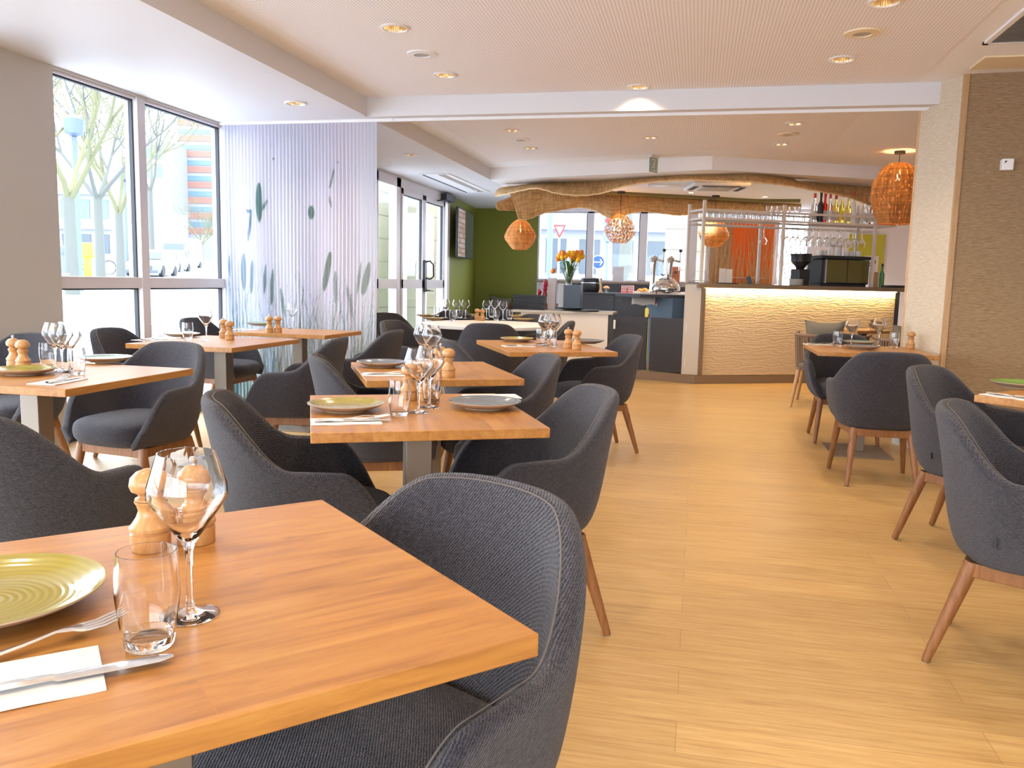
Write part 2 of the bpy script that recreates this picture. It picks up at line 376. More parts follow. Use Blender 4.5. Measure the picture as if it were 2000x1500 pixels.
# back wall of the room behind the viewer, with its windows
b = MB(); b.box((-4.6, -3.3, 0), (-3.4, -3.1, HC)); b.box((2.1, -3.3, 0), (4.3, -3.1, HC)); b.box((-3.4, -3.3, 0), (2.1, -3.1, .45)); b.box((-3.4, -3.3, 2.35), (2.1, -3.1, HC)); struct(b.build('wall_rear', M['white']))
b = MB()
for x in (-3.4, -1.6, .25, 2.05): b.box((x, -3.24, .45), (x+.06, -3.16, 2.35))
b.box((-3.4, -3.24, .45), (2.1, -3.16, .5)); b.box((-3.4, -3.24, 2.3), (2.1, -3.16, 2.35)); struct(b.build('window_3', M['frame']))
# door wall (beyond the curtain)
window_wall('wall_left_far', XD, 6.9, 12.48, [(9.42, 12.44, .0, 2.43)], M['white'])
MBw = MB().box((XW-.18, 6.78, 0), (XD, 6.9, HS)).build('wall_left_return', M['white']); struct(MBw)
t = empty('door_1', (XD, 9.42, 0)); t['kind'] = 'structure'
def yy(y): return y-9.42
b = MB(); X0, X1 = -.09, .02
b.box((X0, 0, 2.31), (X1, 3.02, 2.43)); b.box((X0, 0, 0), (X1, .08, 2.43)); b.box((X0, yy(10.12), 0), (X1, yy(10.27), 2.43)); b.box((X0, yy(12.33), 0), (X1, yy(12.44), 2.43)); b.box((X0, yy(12.13), 0), (X1, yy(12.20), 2.35))
b.box((X0, 0, 1.03), (X1, yy(10.12), 1.15)); b.build('door_frame', M['frame'], t, bevel=.004)
for ya, yb, nm in ((10.30, 11.13, 'door_leaf'), (11.22, 12.10, 'door_leaf')):
    lf = MB(); a, c = yy(ya)-.03, yy(yb)+.05
    lf.box((-.06, a, .02), (.03, a+.07, 2.31)); lf.box((-.06, c-.07, .02), (.03, c, 2.31)); lf.box((-.06, a, 2.24), (.03, c, 2.31)); lf.box((-.06, a, 1.03), (.03, c, 1.15)); lf.box((-.06, a, .02), (.03, c, .14))
    L = lf.build(nm, M['frame'], t, bevel=.004)
    g = MB(); g.add([(0, a+.05, .1), (0, c-.05, .1), (0, c-.05, 2.26), (0, a+.05, 2.26)], [(0, 1, 2, 3)]); g.build('window_glass', M['pane'], L)
    g = MB(); g.box((-.02, c-.082, 1.15), (.012, c-.068, 2.24)); g.box((-.02, a+.07, 2.228), (.012, c-.07, 2.24)); g.build('gasket', M['gasket'], L)
g = MB(); g.add([(-.03, .08, .1), (-.03, yy(10.12), .1), (-.03, yy(10.12), 2.31), (-.03, .08, 2.31)], [(0, 1, 2, 3)]); g.build('window_glass', M['pane'], t)
h = MB(); h.box((.03, yy(11.16), .98), (.055, yy(11.24), 1.42)); h.tube([(.05, yy(11.20), 1.40), (.10, yy(11.24), 1.41), (.13, yy(11.30), 1.36), (.13, yy(11.31), 1.20), (.10, yy(11.26), 1.16), (.05, yy(11.20), 1.17)], .012, 8); h.tube([(.05, yy(11.2), 1.0), (.11, yy(11.2), 1.0), (.11, yy(11.36), .995)], .011, 8); h.build('door_handle', M['black'], t)
h = MB(); h.box((.03, yy(11.95), 2.33), (.11, yy(12.42), 2.42)); h.tube([(.08, yy(12.3), 2.33), (.09, yy(11.75), 2.30), (.04, yy(11.72), 2.29)], .010, 6); h.build('door_closer', M['black'], t)
# green walls
wall('wall_green_side', [(-3.79, 12.48), (-3.98, 14.75)], 0, HS, M['green'], .12, 1)
b = MB(); b.box((-4.4, 14.75, 0), (-2.83, 14.95, HS)); struct(b.build('wall_far_green', M['green']))
b = MB(); b.box((-2.83, 14.75, 0), (4.3, 14.95, 1.19)); b.box((-2.83, 14.75, 2.40), (4.3, 14.95, HS)); b.box((.17, 14.75, 1.19), (1.26, 14.95, 2.40)); b.box((1.78, 14.75, 1.19), (4.3, 14.95, 2.40)); struct(b.build('wall_far', M['lilac']))
t = empty('window_4', (0, 14.75, 0)); t['kind'] = 'structure'
b = MB()
for x0, x1 in ((-1.95, -1.83), (-1.03, -.90), (-.17, -.05), (.10, .17), (-2.83, -2.80), (1.26, 1.29), (1.75, 1.78)): b.box((x0, 0, 1.2), (x1, .10, 2.40))
b.box((-2.83, 0, 1.19), (.17, .1, 1.215)); b.box((-2.83, 0, 2.37), (.17, .1, 2.40)); b.build('window_frame', M['frame'], t, bevel=.003)
b = MB()
for x in (-1.965, -1.045, -.185): b.box((x, .02, 1.215), (x+.014, .06, 2.37))
b.build('gasket', M['gasket'], t)
MB().add([(-2.83, .06, 1.2), (.17, .06, 1.2), (.17, .06, 2.4), (-2.83, .06, 2.4)], [(0, 1, 2, 3)]).build('window_glass', M['pane'], t)
MB().box((-2.83, -.22, 1.15), (.5, .0, 1.185)).build('window_sill', M['taupe_lam'], t)
wall('wall_right_far', [(4.2, 14.75), (4.2, 6.26)], 0, HC, M['white'], .1, 1)
# grasscloth pillar and wall on the right
C0 = (1.505, 6.67); C1 = (1.69, 6.30); CE = (4.2, 6.12)
d_ = (sin(radians(26.6)), -cos(radians(26.6)))
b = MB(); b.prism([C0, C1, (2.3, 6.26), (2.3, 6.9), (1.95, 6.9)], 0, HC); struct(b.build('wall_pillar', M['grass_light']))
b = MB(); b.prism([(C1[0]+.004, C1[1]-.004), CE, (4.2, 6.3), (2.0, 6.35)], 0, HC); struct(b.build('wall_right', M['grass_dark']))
b = MB(); b.prism([(C1[0]-.012, C1[1]+.012), (C1[0]-.008, C1[1]-.014), (C1[0]+.022, C1[1]-.014), (C1[0]+.02, C1[1]+.01)], 0, HC); struct(b.build('trim_1', wood('trim_wood', (.40, .23, .10), (.50, .31, .15))))
b = MB(); b.prism([(C0[0]-.008, C0[1]), (C0[0]+.006, C0[1]-.012), (C0[0]+.014, C0[1]+.004), (C0[0]+.004, C0[1]+.014)], 0, HC); struct(b.build('trim_2', M['light_wood']))
nx, ny = -cos(radians(26.6)), -sin(radians(26.6))
b = MB(); b.prism([(C0[0]+nx*.018, C0[1]+ny*.018), (C1[0]+nx*.018, C1[1]+ny*.018-.01), (C1[0], C1[1]), C0], 0, .10); struct(b.build('baseboard_pillar', M['pale_lam']))
struct(MB().box((4.2, -3.3, 0), (4.3, 6.3, HC)).build('wall_right_near', M['white']))
# sockets, sensor, vents
o = at(1966, 322, 1.0); pz = Vector((2.0, 6.27, 0))
q = aty(1966, 322, 6.26)
tag(MB().box((q.x-.035, q.y-.03, q.z-.037), (q.x+.035, q.y+.02, q.z+.037)).build('wall_sensor', M['white_cer'], bevel=.004), 'small square cream sensor on the brown grasscloth wall', 'sensor'); 
k = MB().add([(q.x-.022, q.y-.032, q.z+.005), (q.x-.004, q.y-.032, q.z+.022), (q.x-.022, q.y-.032, q.z+.022)], [(0, 1, 2)]).build('sensor_mark', M['black'])
k.parent = bpy.data.objects['wall_sensor']
def ceil_item(px, py, z): v = at(px, py, z); return v.x, v.y
# downlights
def downlight_proto():
    t = empty('downlight', label='recessed downlight', cat='ceiling light')
    MB().lathe([(.082, 0), (.085, -.006), (.070, -.009), (.066, -.004), (.066, .0)], 36, cap=False).build('trim_ring', M['white'], t)
    b = MB(); prof = [(.066, -.004), (.060, .03), (.045, .055)]; vs = []
    S = 36; P = []
    for r, z in prof: P.append([Vector(((r-(.003 if k % 2 else 0))*cos(2*pi*k/(S*2)), (r-(.003 if k % 2 else 0))*sin(2*pi*k/(S*2)), z)) for k in range(S*2)])
    b.grid(P, closed_v=True); b.build('reflector', M['reflector'], t, flat=True)
    MB().lathe([(.0005, .05), (.045, .05), (.045, .055)], 24, cap=False).build('lamp', M['lamp'], t)
    return t
M['reflector'] = mat('faceted_reflector', (.80, .62, .38), .18, 1)
dl = downlight_proto(); sp_ = None
names = ['front left of the near ceiling bay', 'second in the left row before the beam', 'middle of the near bay in front of the beam', 'cut by the top edge at right', 'right row of the near bay before the beam', 'left row of the far bay just past the beam', 'last in the left row of the far bay', 'middle of the far bay', 'right row of the far bay past the beam', 'above the weave at the warm glow']
pos = [(771, 54), (869, 146), (1247, 169), (1728, 3), (1645, 115), (1000, 254), (1035, 289), (1269, 268), (1551, 241), (1525, 281)]
DLE = 35
cut = []
for (px, py), nm in zip(pos, names):
    x, y = ceil_item(px, py, HC-.004); put(dl, (x, y, HC-.004), 0, 'recessed ceiling downlight, ' + nm, 'recessed downlights'); cut.append((x, y, HC))
for px, py, nm in ((577, 201, 'in the soffit beside the curtain top'), (803, 302, 'in the far soffit past the curtain')):
    x, y = ceil_item(px, py, HS); put(dl, (x, y, HS), 0, 'recessed downlight ' + nm, 'recessed downlights'); cut.append((x, y, HS))
WARM = (1, .80, .58)
for x, y, z in cut: light('downlight_beam', 'SPOT', (x, y, z-.03), (DLE if y < 6.6 else 50) if z > 2.5 else 26, WARM, (0, 0, 0), spot_size=radians(125), spot_blend=.9, shadow_soft_size=.06)
for x, y in ((-1.8, 3.2), (-1.8, 1.4), (-.5, 4.2), (-.5, 2.0), (-.5, 0), (.85, 3.4), (.85, 1.6), (.85, -.4), (2.3, 4.6), (2.3, 2.8), (2.3, .6), (-1.8, -.6)):
    put(dl, (x, y, HC-.004), 0, '%s downlight of the %s row above the near tables' % ('farthest' if y > 3 else 'rearmost' if y < .7 else 'central', {-1.8: 'left', -.5: 'middle', .85: 'right', 2.3: 'outer right'}[x]), 'downlights nearer than the frame'); light('downlight_beam', 'SPOT', (x, y, HC-.03), DLE, WARM, (0, 0, 0), spot_size=radians(125), spot_blend=.9, shadow_soft_size=.06)
# openings in the ceilings for the recessed downlights
def holes(objs, pts, r=.0655):
    cutter = MB()
    for x, y, z in pts: cutter.lathe([(r, z-.03), (r, z+.08)], 24, T(x, y, 0))
    me = bpy.data.meshes.new('cut'); me.from_pydata(cutter.v, [], cutter.f); co = bpy.data.objects.new('cut', me); COL.objects.link(co)
    for nm in objs:
        o = bpy.data.objects[nm]; md = o.modifiers.new('h', 'BOOLEAN'); md.operation = 'DIFFERENCE'; md.object = co; md.solver = 'EXACT'
        dg = bpy.context.evaluated_depsgraph_get(); nme = bpy.data.meshes.new_from_object(o.evaluated_get(dg)); o.modifiers.clear(); o.data = nme
    bpy.data.objects.remove(co)
holes(['ceiling', 'ceiling_perforated_panel', 'ceiling_perforated_panel.001'], [(x, y, z) for x, y, z in cut if z > 2.5] + [(x, y, HC) for x, y in ((-1.8, 3.2), (-1.8, 1.4), (-.5, 4.2), (-.5, 2.0), (-.5, 0), (.85, 3.4), (.85, 1.6), (.85, -.4), (2.3, 4.6), (2.3, 2.8), (2.3, .6), (-1.8, -.6))])
holes(['ceiling_soffit'], [(x, y, z) for x, y, z in cut if z < 2.5])
# ceiling speakers
def speaker(px, py, m_, label, r=.085):
    x, y = ceil_item(px, py, HC-.004); t = empty('ceiling_speaker', (x, y, HC-.004), label=label, cat='speaker', group='ceiling speakers')
    MB().lathe([(r+.012, 0), (r+.01, -.007), (r*.62, -.012), (r*.60, -.006)], 40, cap=False).build('speaker_ring', m_, t)
    b = MB(); b.lathe([(r*.60, -.006), (.001, -.009)], 32, cap=False); b.build('speaker_grille', M['grille'], t)
m_ = M['grille'] = mat('speaker_mesh', (.55, .5, .45), .5); n = N(m_); x = n.sep(n.coord()); r_ = n.math('SQRT', n.math('ADD', n.math('MULTIPLY', x[0], x[0]), n.math('MULTIPLY', x[1], x[1])))
n.color(n.mix(n.math('GREATER_THAN', n.math('SINE', n.math('MULTIPLY', r_, 900)), 0), (.62, .58, .52), (.25, .22, .2)))
M['cream'] = mat('cream_plastic', (.80, .66, .42), .4)
speaker(824, 105, M['white'], 'white round ceiling speaker between two downlights at left'); speaker(1684, 64, M['cream'], 'cream yellow round ceiling speaker at right of the near bay')
speaker(1017, 272, M['white'], 'white round ceiling speaker in the left row of the far bay'); speaker(1540, 262, M['cream'], 'cream round ceiling speaker above the weave in the far bay')
# curtain rail under the beam
t = empty('curtain_rail', (0, 6.61, HS), label='long thin white curtain rail screwed under the ceiling beam', cat='curtain rail')
MB().box((XW, -.012, -.022), (1.62, .012, 0)).build('rail', M['white'], t)
for i in range(9): MB().box((-3.9+i*.68, -.018, -.012), (-3.86+i*.68, .018, .0)).build('bracket', M['white'], t)
# return-air grille top right and access hatch
p0 = at(1912, 84, HC); p1 = at(1990, 12, HC)
t = empty('ceiling_vent', (1.56, 5.54, HC), label='large ceiling air grille with dark slats at top right', cat='vent')
b = MB(); b.box((0, -.75, -.014), (.03, 0, 0)); b.box((0, -.03, -.014), (1.2, 0, 0)); b.box((1.17, -.75, -.014), (1.2, 0, 0)); b.box((0, -.75, -.014), (1.2, -.72, 0)); b.build('vent_frame', M['white'], t)
MB().box((.03, -.72, -.002), (1.17, -.03, .0)).build('vent_back', M['gasket'], t)
b = MB()
for i in range(26): b.box((.03, -.70+i*.026, -.012), (1.17, -.692+i*.026, -.003), None)
b.build('slat', M['steel'], t)
t = empty('ceiling_hatch', (1.80, 5.95, HC), label='flat cream ceiling hatch above the brown grasscloth wall', cat='hatch'); MB().box((-.14, -.12, -.012), (.2, .18, 0)).build('hatch_panel', M['cream'], t, bevel=.004)
# linear air conditioner in far soffit
t = empty('linear_air_vent', (-3.23, 11.0, HS), label='long white air conditioning panel in the soffit above the glass door', cat='air vent')
MB().box((-.19, -1.05, -.012), (.19, 1.0, 0)).build('vent_panel', M['white'], t)
MB().box((-.17, -1.0, -.016), (-.145, .98, -.010)).build('slot', M['gasket'], t)
b = MB(); [b.box((.04, -1.0+i*.05, -.016), (.13, -.98+i*.05, -.010)) for i in range(39)]; b.build('louvre', M['grille'], t)
# cassette air conditioner in the bar ceiling
t = empty('cassette_air_conditioner', (.17, 11.25, HS), radians(12), 'white square air conditioning cassette in the ceiling above the bar', 'air conditioner')
b = MB(); b.box((-.36, -.36, -.05), (.36, .36, 0)); b.build('casing', M['white'], t, bevel=.02)
MB().box((-.2, -.2, -.058), (.2, .2, -.05)).build('intake_grille', M['grille'], t)
b = MB(); b.box((-.24, -.32, -.056), (.24, -.26, -.049)); b.box((-.33, -.2, -.056), (-.27, .2, -.049)); b.box((.27, -.2, -.056), (.33, .2, -.049)); b.build('flap', M['gasket'], t)
t = empty('ceiling_light_panel', (-.48, 11.2, HS), radians(4), 'flat rectangular white light fitting in the bar ceiling', 'ceiling light'); MB().box((-.22, -.09, -.02), (.22, .09, 0)).build('diffuser', M['white_cer'], t)
for px, py, nm in ((1350, 376, 'small bright spot lamp in the bar ceiling beside the air conditioner'), (1494, 384, 'small bright spot lamp at the far right of the bar ceiling'), (1700, 392, 'added fill lamp in the bar ceiling, unseen behind the bottles and canopy'), (1110, 385, 'added fill lamp in the bar ceiling, unseen behind the woven canopy')):  # the last two are added out of sight to brighten the far wall
    v = at(px, py, HS); t = empty('spot_lamp', (v.x, v.y, HS), label=nm, cat='ceiling light'); MB().lathe([(.045, 0), (.045, -.006), (.034, -.006)], 20, cap=False).build('trim_ring', M['white'], t); MB().lathe([(.034, -.004), (.001, -.004)], 20, cap=False).build('lamp', M['lamp'], t)
    light('spot_beam', 'SPOT', (v.x, v.y, HS-.02), 150, (.92, .95, 1), spot_size=radians(120), spot_blend=.9, shadow_soft_size=.04)
# exit sign
v = at(1277, 305, HC-.004); t = empty('exit_sign', (v.x, v.y, HC-.004), radians(62), 'small green hanging exit pictogram sign under the far ceiling', 'sign')
MB().box((-.09, -.02, -.02), (.09, .02, 0)).build('sign_base', M['white_cer'], t)
M['exitg'] = mat('exit_green', (.30, .42, .36), .3); s_ = MB().box((-.085, -.004, -.18), (.085, .004, -.02)).build('sign_plate', M['exitg'], t)
b = MB()
for sy in (-.006, .006):
    b.box((-.05, sy-.001, -.165), (.05, sy+.001, -.155)); b.box((-.05, sy-.001, -.045), (.05, sy+.001, -.035)); b.ball((.01, sy, -.065), .010, 8, 1)
    b.tube([(.005, sy, -.078), (-.005, sy, -.110), (.02, sy, -.128), (.01, sy, -.15)], .006, 5); b.tube([(-.005, sy, -.11), (-.02, sy, -.13), (-.04, sy, -.135)], .006, 5); b.tube([(.03, sy, -.10), (.012, sy, -.088), (-.02, sy, -.092)], .005, 5)
b.build('pictogram', M['paper'], s_)
# ------------------------------------------------------------------ curtain
import numpy as np
def curtain():
    x0, x1, z0, z1 = -4.05, -2.64, .03, 2.43; NU, NVv = 700, 150
    rs = np.random.RandomState(4); L = x1-x0
    P = []
    for i in range(NU+1):
        u = i/NU; x = x0+u*L
        amp = .009*(1 if u < .80 else max(.30, 1-(u-.8)*5)); ph = 2*pi*u*44*(1 if u < .8 else .995) + .9*sin(9*u)
        row = []
        for j in range(NVv+1):
            v = j/NVv; z = z0+v*(z1-z0); a = amp*(.55+.45*(1-v))+.010*sin(23*u+3*v)*(1-v)
            row.append((x+.006*sin(ph*2)+.012*sin(5*u+4*v)*(1-v), 6.61+a*sin(ph+.5*sin(17*u)*(1-v)), z))
        P.append(row)
    b = MB().grid(P); o = b.build('curtain', M['sheer'], None)
    me = o.data; n_ = len(me.vertices); co = np.empty(n_*3); me.vertices.foreach_get('co', co); co = co.reshape(-1, 3)
    X = co[:, 0]-x0; Z = co[:, 2]
    base = np.stack([.74+.02*np.sin(X*7), .75+.01*np.sin(X*5+1), .86+0*X], 1)
    t = np.clip((.95-Z)/1.0, 0, 1)[:, None]; left = np.clip(1-X/.7, 0, 1)[:, None]
    base = base*(1-.55*t) + np.array([.62, .80, .86])*.55*t
    base = base*(1-.4*left*np.clip((1.6-Z)/1.2, 0, 1)[:, None]) + np.array([.50, .74, .90])*.4*left*np.clip((1.6-Z)/1.2, 0, 1)[:, None]
    dens = np.full(n_, .0)
    def paint(mask, col, k):
        nonlocal base
        mk = np.clip(mask, 0, 1)[:, None]*k; base = base*(1-mk)+np.array(col)*mk
        dens[:] = np.maximum(dens, mk[:, 0])
    for q in range(230):     # reeds and grasses printed along the hem
        u = rs.uniform(0, L); h = rs.uniform(.45, 1.25); lean = rs.uniform(-.18, .18); w = rs.uniform(.003, .011); zb = 0
        tt = np.clip((Z-zb)/h, 0, 1); cx = u+lean*tt*tt; mk = np.clip(1.4-np.abs(X-cx)/(w*(1.15-tt)), 0, 1)*(Z < h)
        paint(mk, [(.22, .33, .29), (.18, .34, .42), (.30, .38, .31), (.15, .26, .25)][q % 4], rs.uniform(.35, .85))
    def leaf(px, py, wd, hh, col, k=.85, lean=0):
        c = aty(px, py, 6.61); cx = c.x-x0; cz = c.z; tt = (Z-cz)/hh
        mk = np.clip(4*(1-np.abs(X-cx-lean*tt)/(wd*np.sqrt(np.clip(1-tt*tt, 0, 1))+1e-5)), 0, 1)*(np.abs(tt) < 1); paint(mk, col, min(.95, k*1.15))
    g1, g2, b1 = (.14, .26, .23), (.20, .27, .22), (.10, .24, .33)
    for a in ((506, 395, .034, .17, g1, .85, .0), (516, 402, .02, .05, g1, .7, .03), (488, 440, .016, .14, b1, .7, .02), (486, 412, .03, .014, b1, .7, 0), (608, 415, .032, .06, g1, .8, 0), (648, 350, .012, .08, g1, .7, .02), (645, 395, .012, .05, g2, .6, -.01),
              (449, 520, .016, .10, b1, .6, 0), (476, 530, .03, .16, b1, .6, 0), (492, 540, .022, .15, b1, .6, .01), (518, 545, .015, .13, g1, .7, .01), (532, 560, .02, .16, g1, .7, .01), (552, 590, .018, .12, g1, .6, -.02), (639, 530, .032, .17, g2, .8, .03), (655, 560, .02, .14, g2, .6, 0), (715, 545, .036, .14, g2, .65, .03), (701, 545, .016, .14, g2, .55, .02), (684, 590, .02, .14, g2, .5, -.03), (525, 353, .008, .008, g1, .9, 0), (534, 310, .012, .008, g1, .9, 0), (660, 316, .008, .012, g1, .9, 0), (530, 285, .004, .012, g1, .7, 0)):
        leaf(*a)
    at_ = me.color_attributes.new('print', 'FLOAT_COLOR', 'POINT'); rgba = np.ones((n_, 4), dtype=np.float32); rgba[:, :3] = base; rgba[:, 3] = dens
    at_.data.foreach_set('color', rgba.ravel()); return o
m_ = M['sheer'] = bpy.data.materials.new('sheer_printed_voile'); m_.use_nodes = True; t = m_.node_tree; t.nodes.remove(t.nodes['Principled BSDF'])
ca = t.nodes.new('ShaderNodeAttribute'); ca.attribute_name = 'print'
df = t.nodes.new('ShaderNodeBsdfDiffuse'); tr = t.nodes.new('ShaderNodeBsdfTranslucent'); tp = t.nodes.new('ShaderNodeBsdfTransparent')
for k in (df, tr): t.links.new(ca.outputs['Color'], k.inputs['Color'])
m1 = t.nodes.new('ShaderNodeMixShader'); m1.inputs[0].default_value = .55; t.links.new(df.outputs[0], m1.inputs[1]); t.links.new(tr.outputs[0], m1.inputs[2])
mm = t.nodes.new('ShaderNodeMath'); mm.operation = 'MULTIPLY_ADD'; t.links.new(ca.outputs['Alpha'], mm.inputs[0]); mm.inputs[1].default_value = .14; mm.inputs[2].default_value = .86
m2 = t.nodes.new('ShaderNodeMixShader'); t.links.new(mm.outputs[0], m2.inputs[0]); t.links.new(tp.outputs[0], m2.inputs[1]); t.links.new(m1.outputs[0], m2.inputs[2])
t.links.new(m2.outputs[0], t.nodes['Material Output'].inputs[0])
tag(curtain(), 'sheer white curtain printed with grey-green reeds and leaves, hanging from the ceiling rail', 'curtain')

# ------------------------------------------------------------------ tables
TZ = .735
def table(loc, rz, w, d, label, base_rz=0, base=(0, 0), group='square oak dining tables', m_=None, bw=.40, bd=.50):
    t = empty('dining_table', (loc[0], loc[1], 0), rz, label, 'table', group)
    o = MB().box((-w/2, -d/2, TZ-.029), (w/2, d/2, TZ)).build('tabletop', m_ or M['oak_y'], t, bevel=.002)
    bx, by = base
    MB().box((bx-.042, by-.042, .008), (bx+.042, by+.042, TZ-.035)).build('table_column', M['taupe'], t, bevel=.003)
    MB().box((bx-.13, by-.13, TZ-.035), (bx+.13, by+.13, TZ-.029)).build('mounting_plate', M['taupe'], t)
    MB().box((bx-bw/2, by-bd/2, 0), (bx+bw/2, by+bd/2, .008)).build('base_plate', M['taupe'], t, bevel=.002)
    return t
M['oak_y'] = staves('oiled_oak_staves', (.27, .105, .03), (.41, .180, .040), (.50, .255, .070), rot=radians(90))
def from_fl(fl, rz, w, d):   # centre from front-left corner
    a = radians(rz); return (fl[0]+cos(a)*w/2-sin(a)*d/2, fl[1]+sin(a)*w/2+cos(a)*d/2)
table((-.673, .902), radians(-43.5), .70, .74, 'nearest oak table, its corner pointing to the lower middle of the photo')
table(from_fl((-.995, 2.021), 26.2, .67, .74), radians(26.2), .67, .74, 'oak table in the middle set with an olive plate and a slate blue plate')
table(from_fl((-1.305, 3.156), 28, .675, .77), radians(28), .675, .77, 'oak table just behind the middle one, slate blue plate at its left')
table(from_fl((-1.074, 4.79), 26.5, .687, .98), radians(26.5), .687, .98, 'oak table in front of the white round table, two mills at its right front')
table((-2.55, 2.89), 0, .75, .77, 'oak table at left with olive and sage plates, its corner pointing down', base=(-.08, -.02))
table(from_fl((-3.304, 4.30), 0, .70, .84), 0, .70, .84, 'oak table by the window with one sage plate and one wine glass', base=(.1, -.1))
table(from_fl((-3.346, 5.561), -2, .74, .62), radians(-2), .74, .62, 'oak table directly in front of the sheer curtain')
table(from_fl((.80, 5.79), 0, .74, .80), 0, .74, .80, 'oak table against the grasscloth pillar at right', base=(-.01, .03), bd=.50)
table(from_fl((1.118, 3.67), -43.5, .74, .74), radians(-43.5), .74, .74, 'oak table cut by the right edge of the photo, green plate on it', base=(.12, 0))
# round white table
rc = (-1.99, 7.92); t = empty('round_table', (rc[0], rc[1], 0), 0, 'white round table crowded with glasses, in front of the green wall', 'table')
MB().lathe([(.001, TZ-.032), (.66, TZ-.032), (.665, TZ-.028), (.665, TZ-.003), (.66, TZ), (.001, TZ)], 64).build('tabletop', M['white_top'], t)
MB().lathe([(.05, .01), (.05, TZ-.032)], 24).build('table_column', M['taupe'], t); MB().lathe([(.28, 0), (.28, .01), (.05, .015)], 40).build('base_plate', M['taupe'], t)

# ------------------------------------------------------------------ armchair
def sm(a, b, x): t_ = max(0, min(1, (x-a)/(b-a))); return t_*t_*(3-2*t_)
def interp(tab, z):
    if z <= tab[0][0]: return tab[0][1:]
    for p, q in zip(tab, tab[1:]):
        if z <= q[0]:
            k = (z-p[0])/(q[0]-p[0]); return [x+(y-x)*k for x, y in zip(p[1:], q[1:])]
    return tab[-1][1:]
TAB = [(.335, .205, .185), (.36, .238, .212), (.40, .262, .230), (.48, .284, .248), (.60, .298, .265), (.70, .300, .285), (.82, .296, .312)]
def rim(q):
    if q < .58: return .804-.012*(min(q, .24)/.24)**2-.176*sm(.19, .56, q)**1.02
    if q < .76: return .616-.008*(q-.58)/.18
    return .608-.19*((q-.76)/.24)**1.9
def plan(s, z, inset=0):
    a, bb = interp(TAB, z); a -= inset; bb -= inset; q = abs(s); sg = 1 if s > 0 else -1
    qc = .60
    if q < qc:
        th = q/qc*pi/2; e = 2/2.35; x = a*sin(th)**e; y = -bb*cos(th)**e
    else:
        k = (q-qc)/(1-qc); x = a*(1-.05*k*k); y = .235*k - .03*(z-.45)*k
    return Vector((sg*x, y-.005, z))
def chair_proto():
    t = empty('armchair', label='armchair', cat='chair')
    S = [i/24 for i in range(-24, 25)]; loops = []
    for s in S:
        zr = rim(abs(s)); z0 = .335; lp = []
        for k in (0, .06, .18, .36, .56, .76, .90, .975): z = z0+(zr-.008-z0)*k; lp.append(plan(s, z))
        for ins, dz in ((.012, 0.0), (.030, 0.0)): p = plan(s, zr, ins); p.z = zr+dz; lp.append(p)
        for k in (.97, .88, .70, .45, .2, .05):
            z = max(z0+.03, z0+(zr-.008-z0)*k); lp.append(plan(s, z, .043+.012*(1-k)))
        loops.append(lp)
    def shrink(lp, k, dy):
        c = sum(lp, Vector())/len(lp); h = len(lp)
        out = []
        for i, p in enumerate(lp):
            q = lp[h-1-i] if i < h else p; mid = (p+q)/2; out.append(Vector((mid.x+(p.x-mid.x)*k, p.y+dy, p.z-.004*(1-k))))
        return out
    loops = [shrink(loops[0], .25, .014), shrink(loops[0], .72, .010)] + loops + [shrink(loops[-1], .72, .010), shrink(loops[-1], .25, .014)]
    b = MB(); b.grid(loops, closed_v=True); n_ = len(loops[0])
    b.f.append(tuple(range(n_))); b.mi.append(0); e0 = (len(loops)-1)*n_; b.f.append(tuple(e0+k for k in range(n_))[::-1]); b.mi.append(0)
    b.build('back_shell', M['fabric'], t, sub=1)
    # seat cushion
    def ring(a, f, bk, z): return [Vector((a*(abs(cos(th))**.62)*(1 if cos(th) > 0 else -1), (f if sin(th) > 0 else bk)*(abs(sin(th))**.70)*(1 if sin(th) > 0 else -1), z)) for th in [2*pi*k/48 for k in range(48)]]
    R_ = [(.03, .03, .03, .330), (.15, .15, .14, .330), (.205, .222, .17, .332), (.232, .268, .185, .352), (.243, .285, .19, .39), (.242, .282, .19, .425), (.235, .268, .185, .448), (.20, .225, .17, .461), (.13, .14, .12, .467), (.05, .05, .05, .469)]
    G = [ring(*r) for r in R_]; b = MB(); b.grid(G, closed_v=True); b.f += [tuple(range(48))[::-1], tuple((len(R_)-1)*48+k for k in range(48))]; b.mi += [0, 0]
    b.build('seat', M['fabric'], t, sub=1)
    # stitched seam along the inner edge
    b = MB(); b.tube([(lambda p: (p.x, p.y, rim(abs(s))-.006))(plan(s, rim(abs(s)), .041)) for s in [i/60*.93 for i in range(-60, 61)]], .0016, 5); b.build('seam', M['piping'], t)
    for sx in (-1, 1):
        for fy in (1, -1):
            if fy > 0: A, B = (sx*.190, .175, .335), (sx*.222, .235, 0)
            else: A, B = (sx*.155, -.150, .335), (sx*.192, -.250, 0)
            A = Vector(A); B = Vector(B); dv = A-B
            b = MB(); b.tube([B+dv*.012, B+dv*.03, B+dv*.5, B+dv*.9, A], [.0125, .0135, .0185, .0225, .0225], 16); lg = b.build('leg', M['leg'], t)
            MB().lathe([(.009, .0), (.010, .004)], 14, T(B.x, B.y, 0)).build('glide', M['steel'], lg)
    b = MB(); zt, zb = .336, .292
    def rail(p, q, w=.011):
        p = Vector(p); q = Vector(q); d = (q-p).normalized(); nn = Vector((-d.y, d.x, 0))*w
        b.prism([(p-nn)[:2], (q-nn)[:2], (q+nn)[:2], (p+nn)[:2]], zb, zt)
    rail((-.19, .18, 0), (.19, .18, 0)); rail((-.16, -.165, 0), (.16, -.165, 0)); rail((-.192, .18, 0), (-.160, -.165, 0)); rail((.192, .18, 0), (.160, -.165, 0)); b.build('seat_frame', M['leg'], t, bevel=.003)
    return t
CHP = chair_proto()
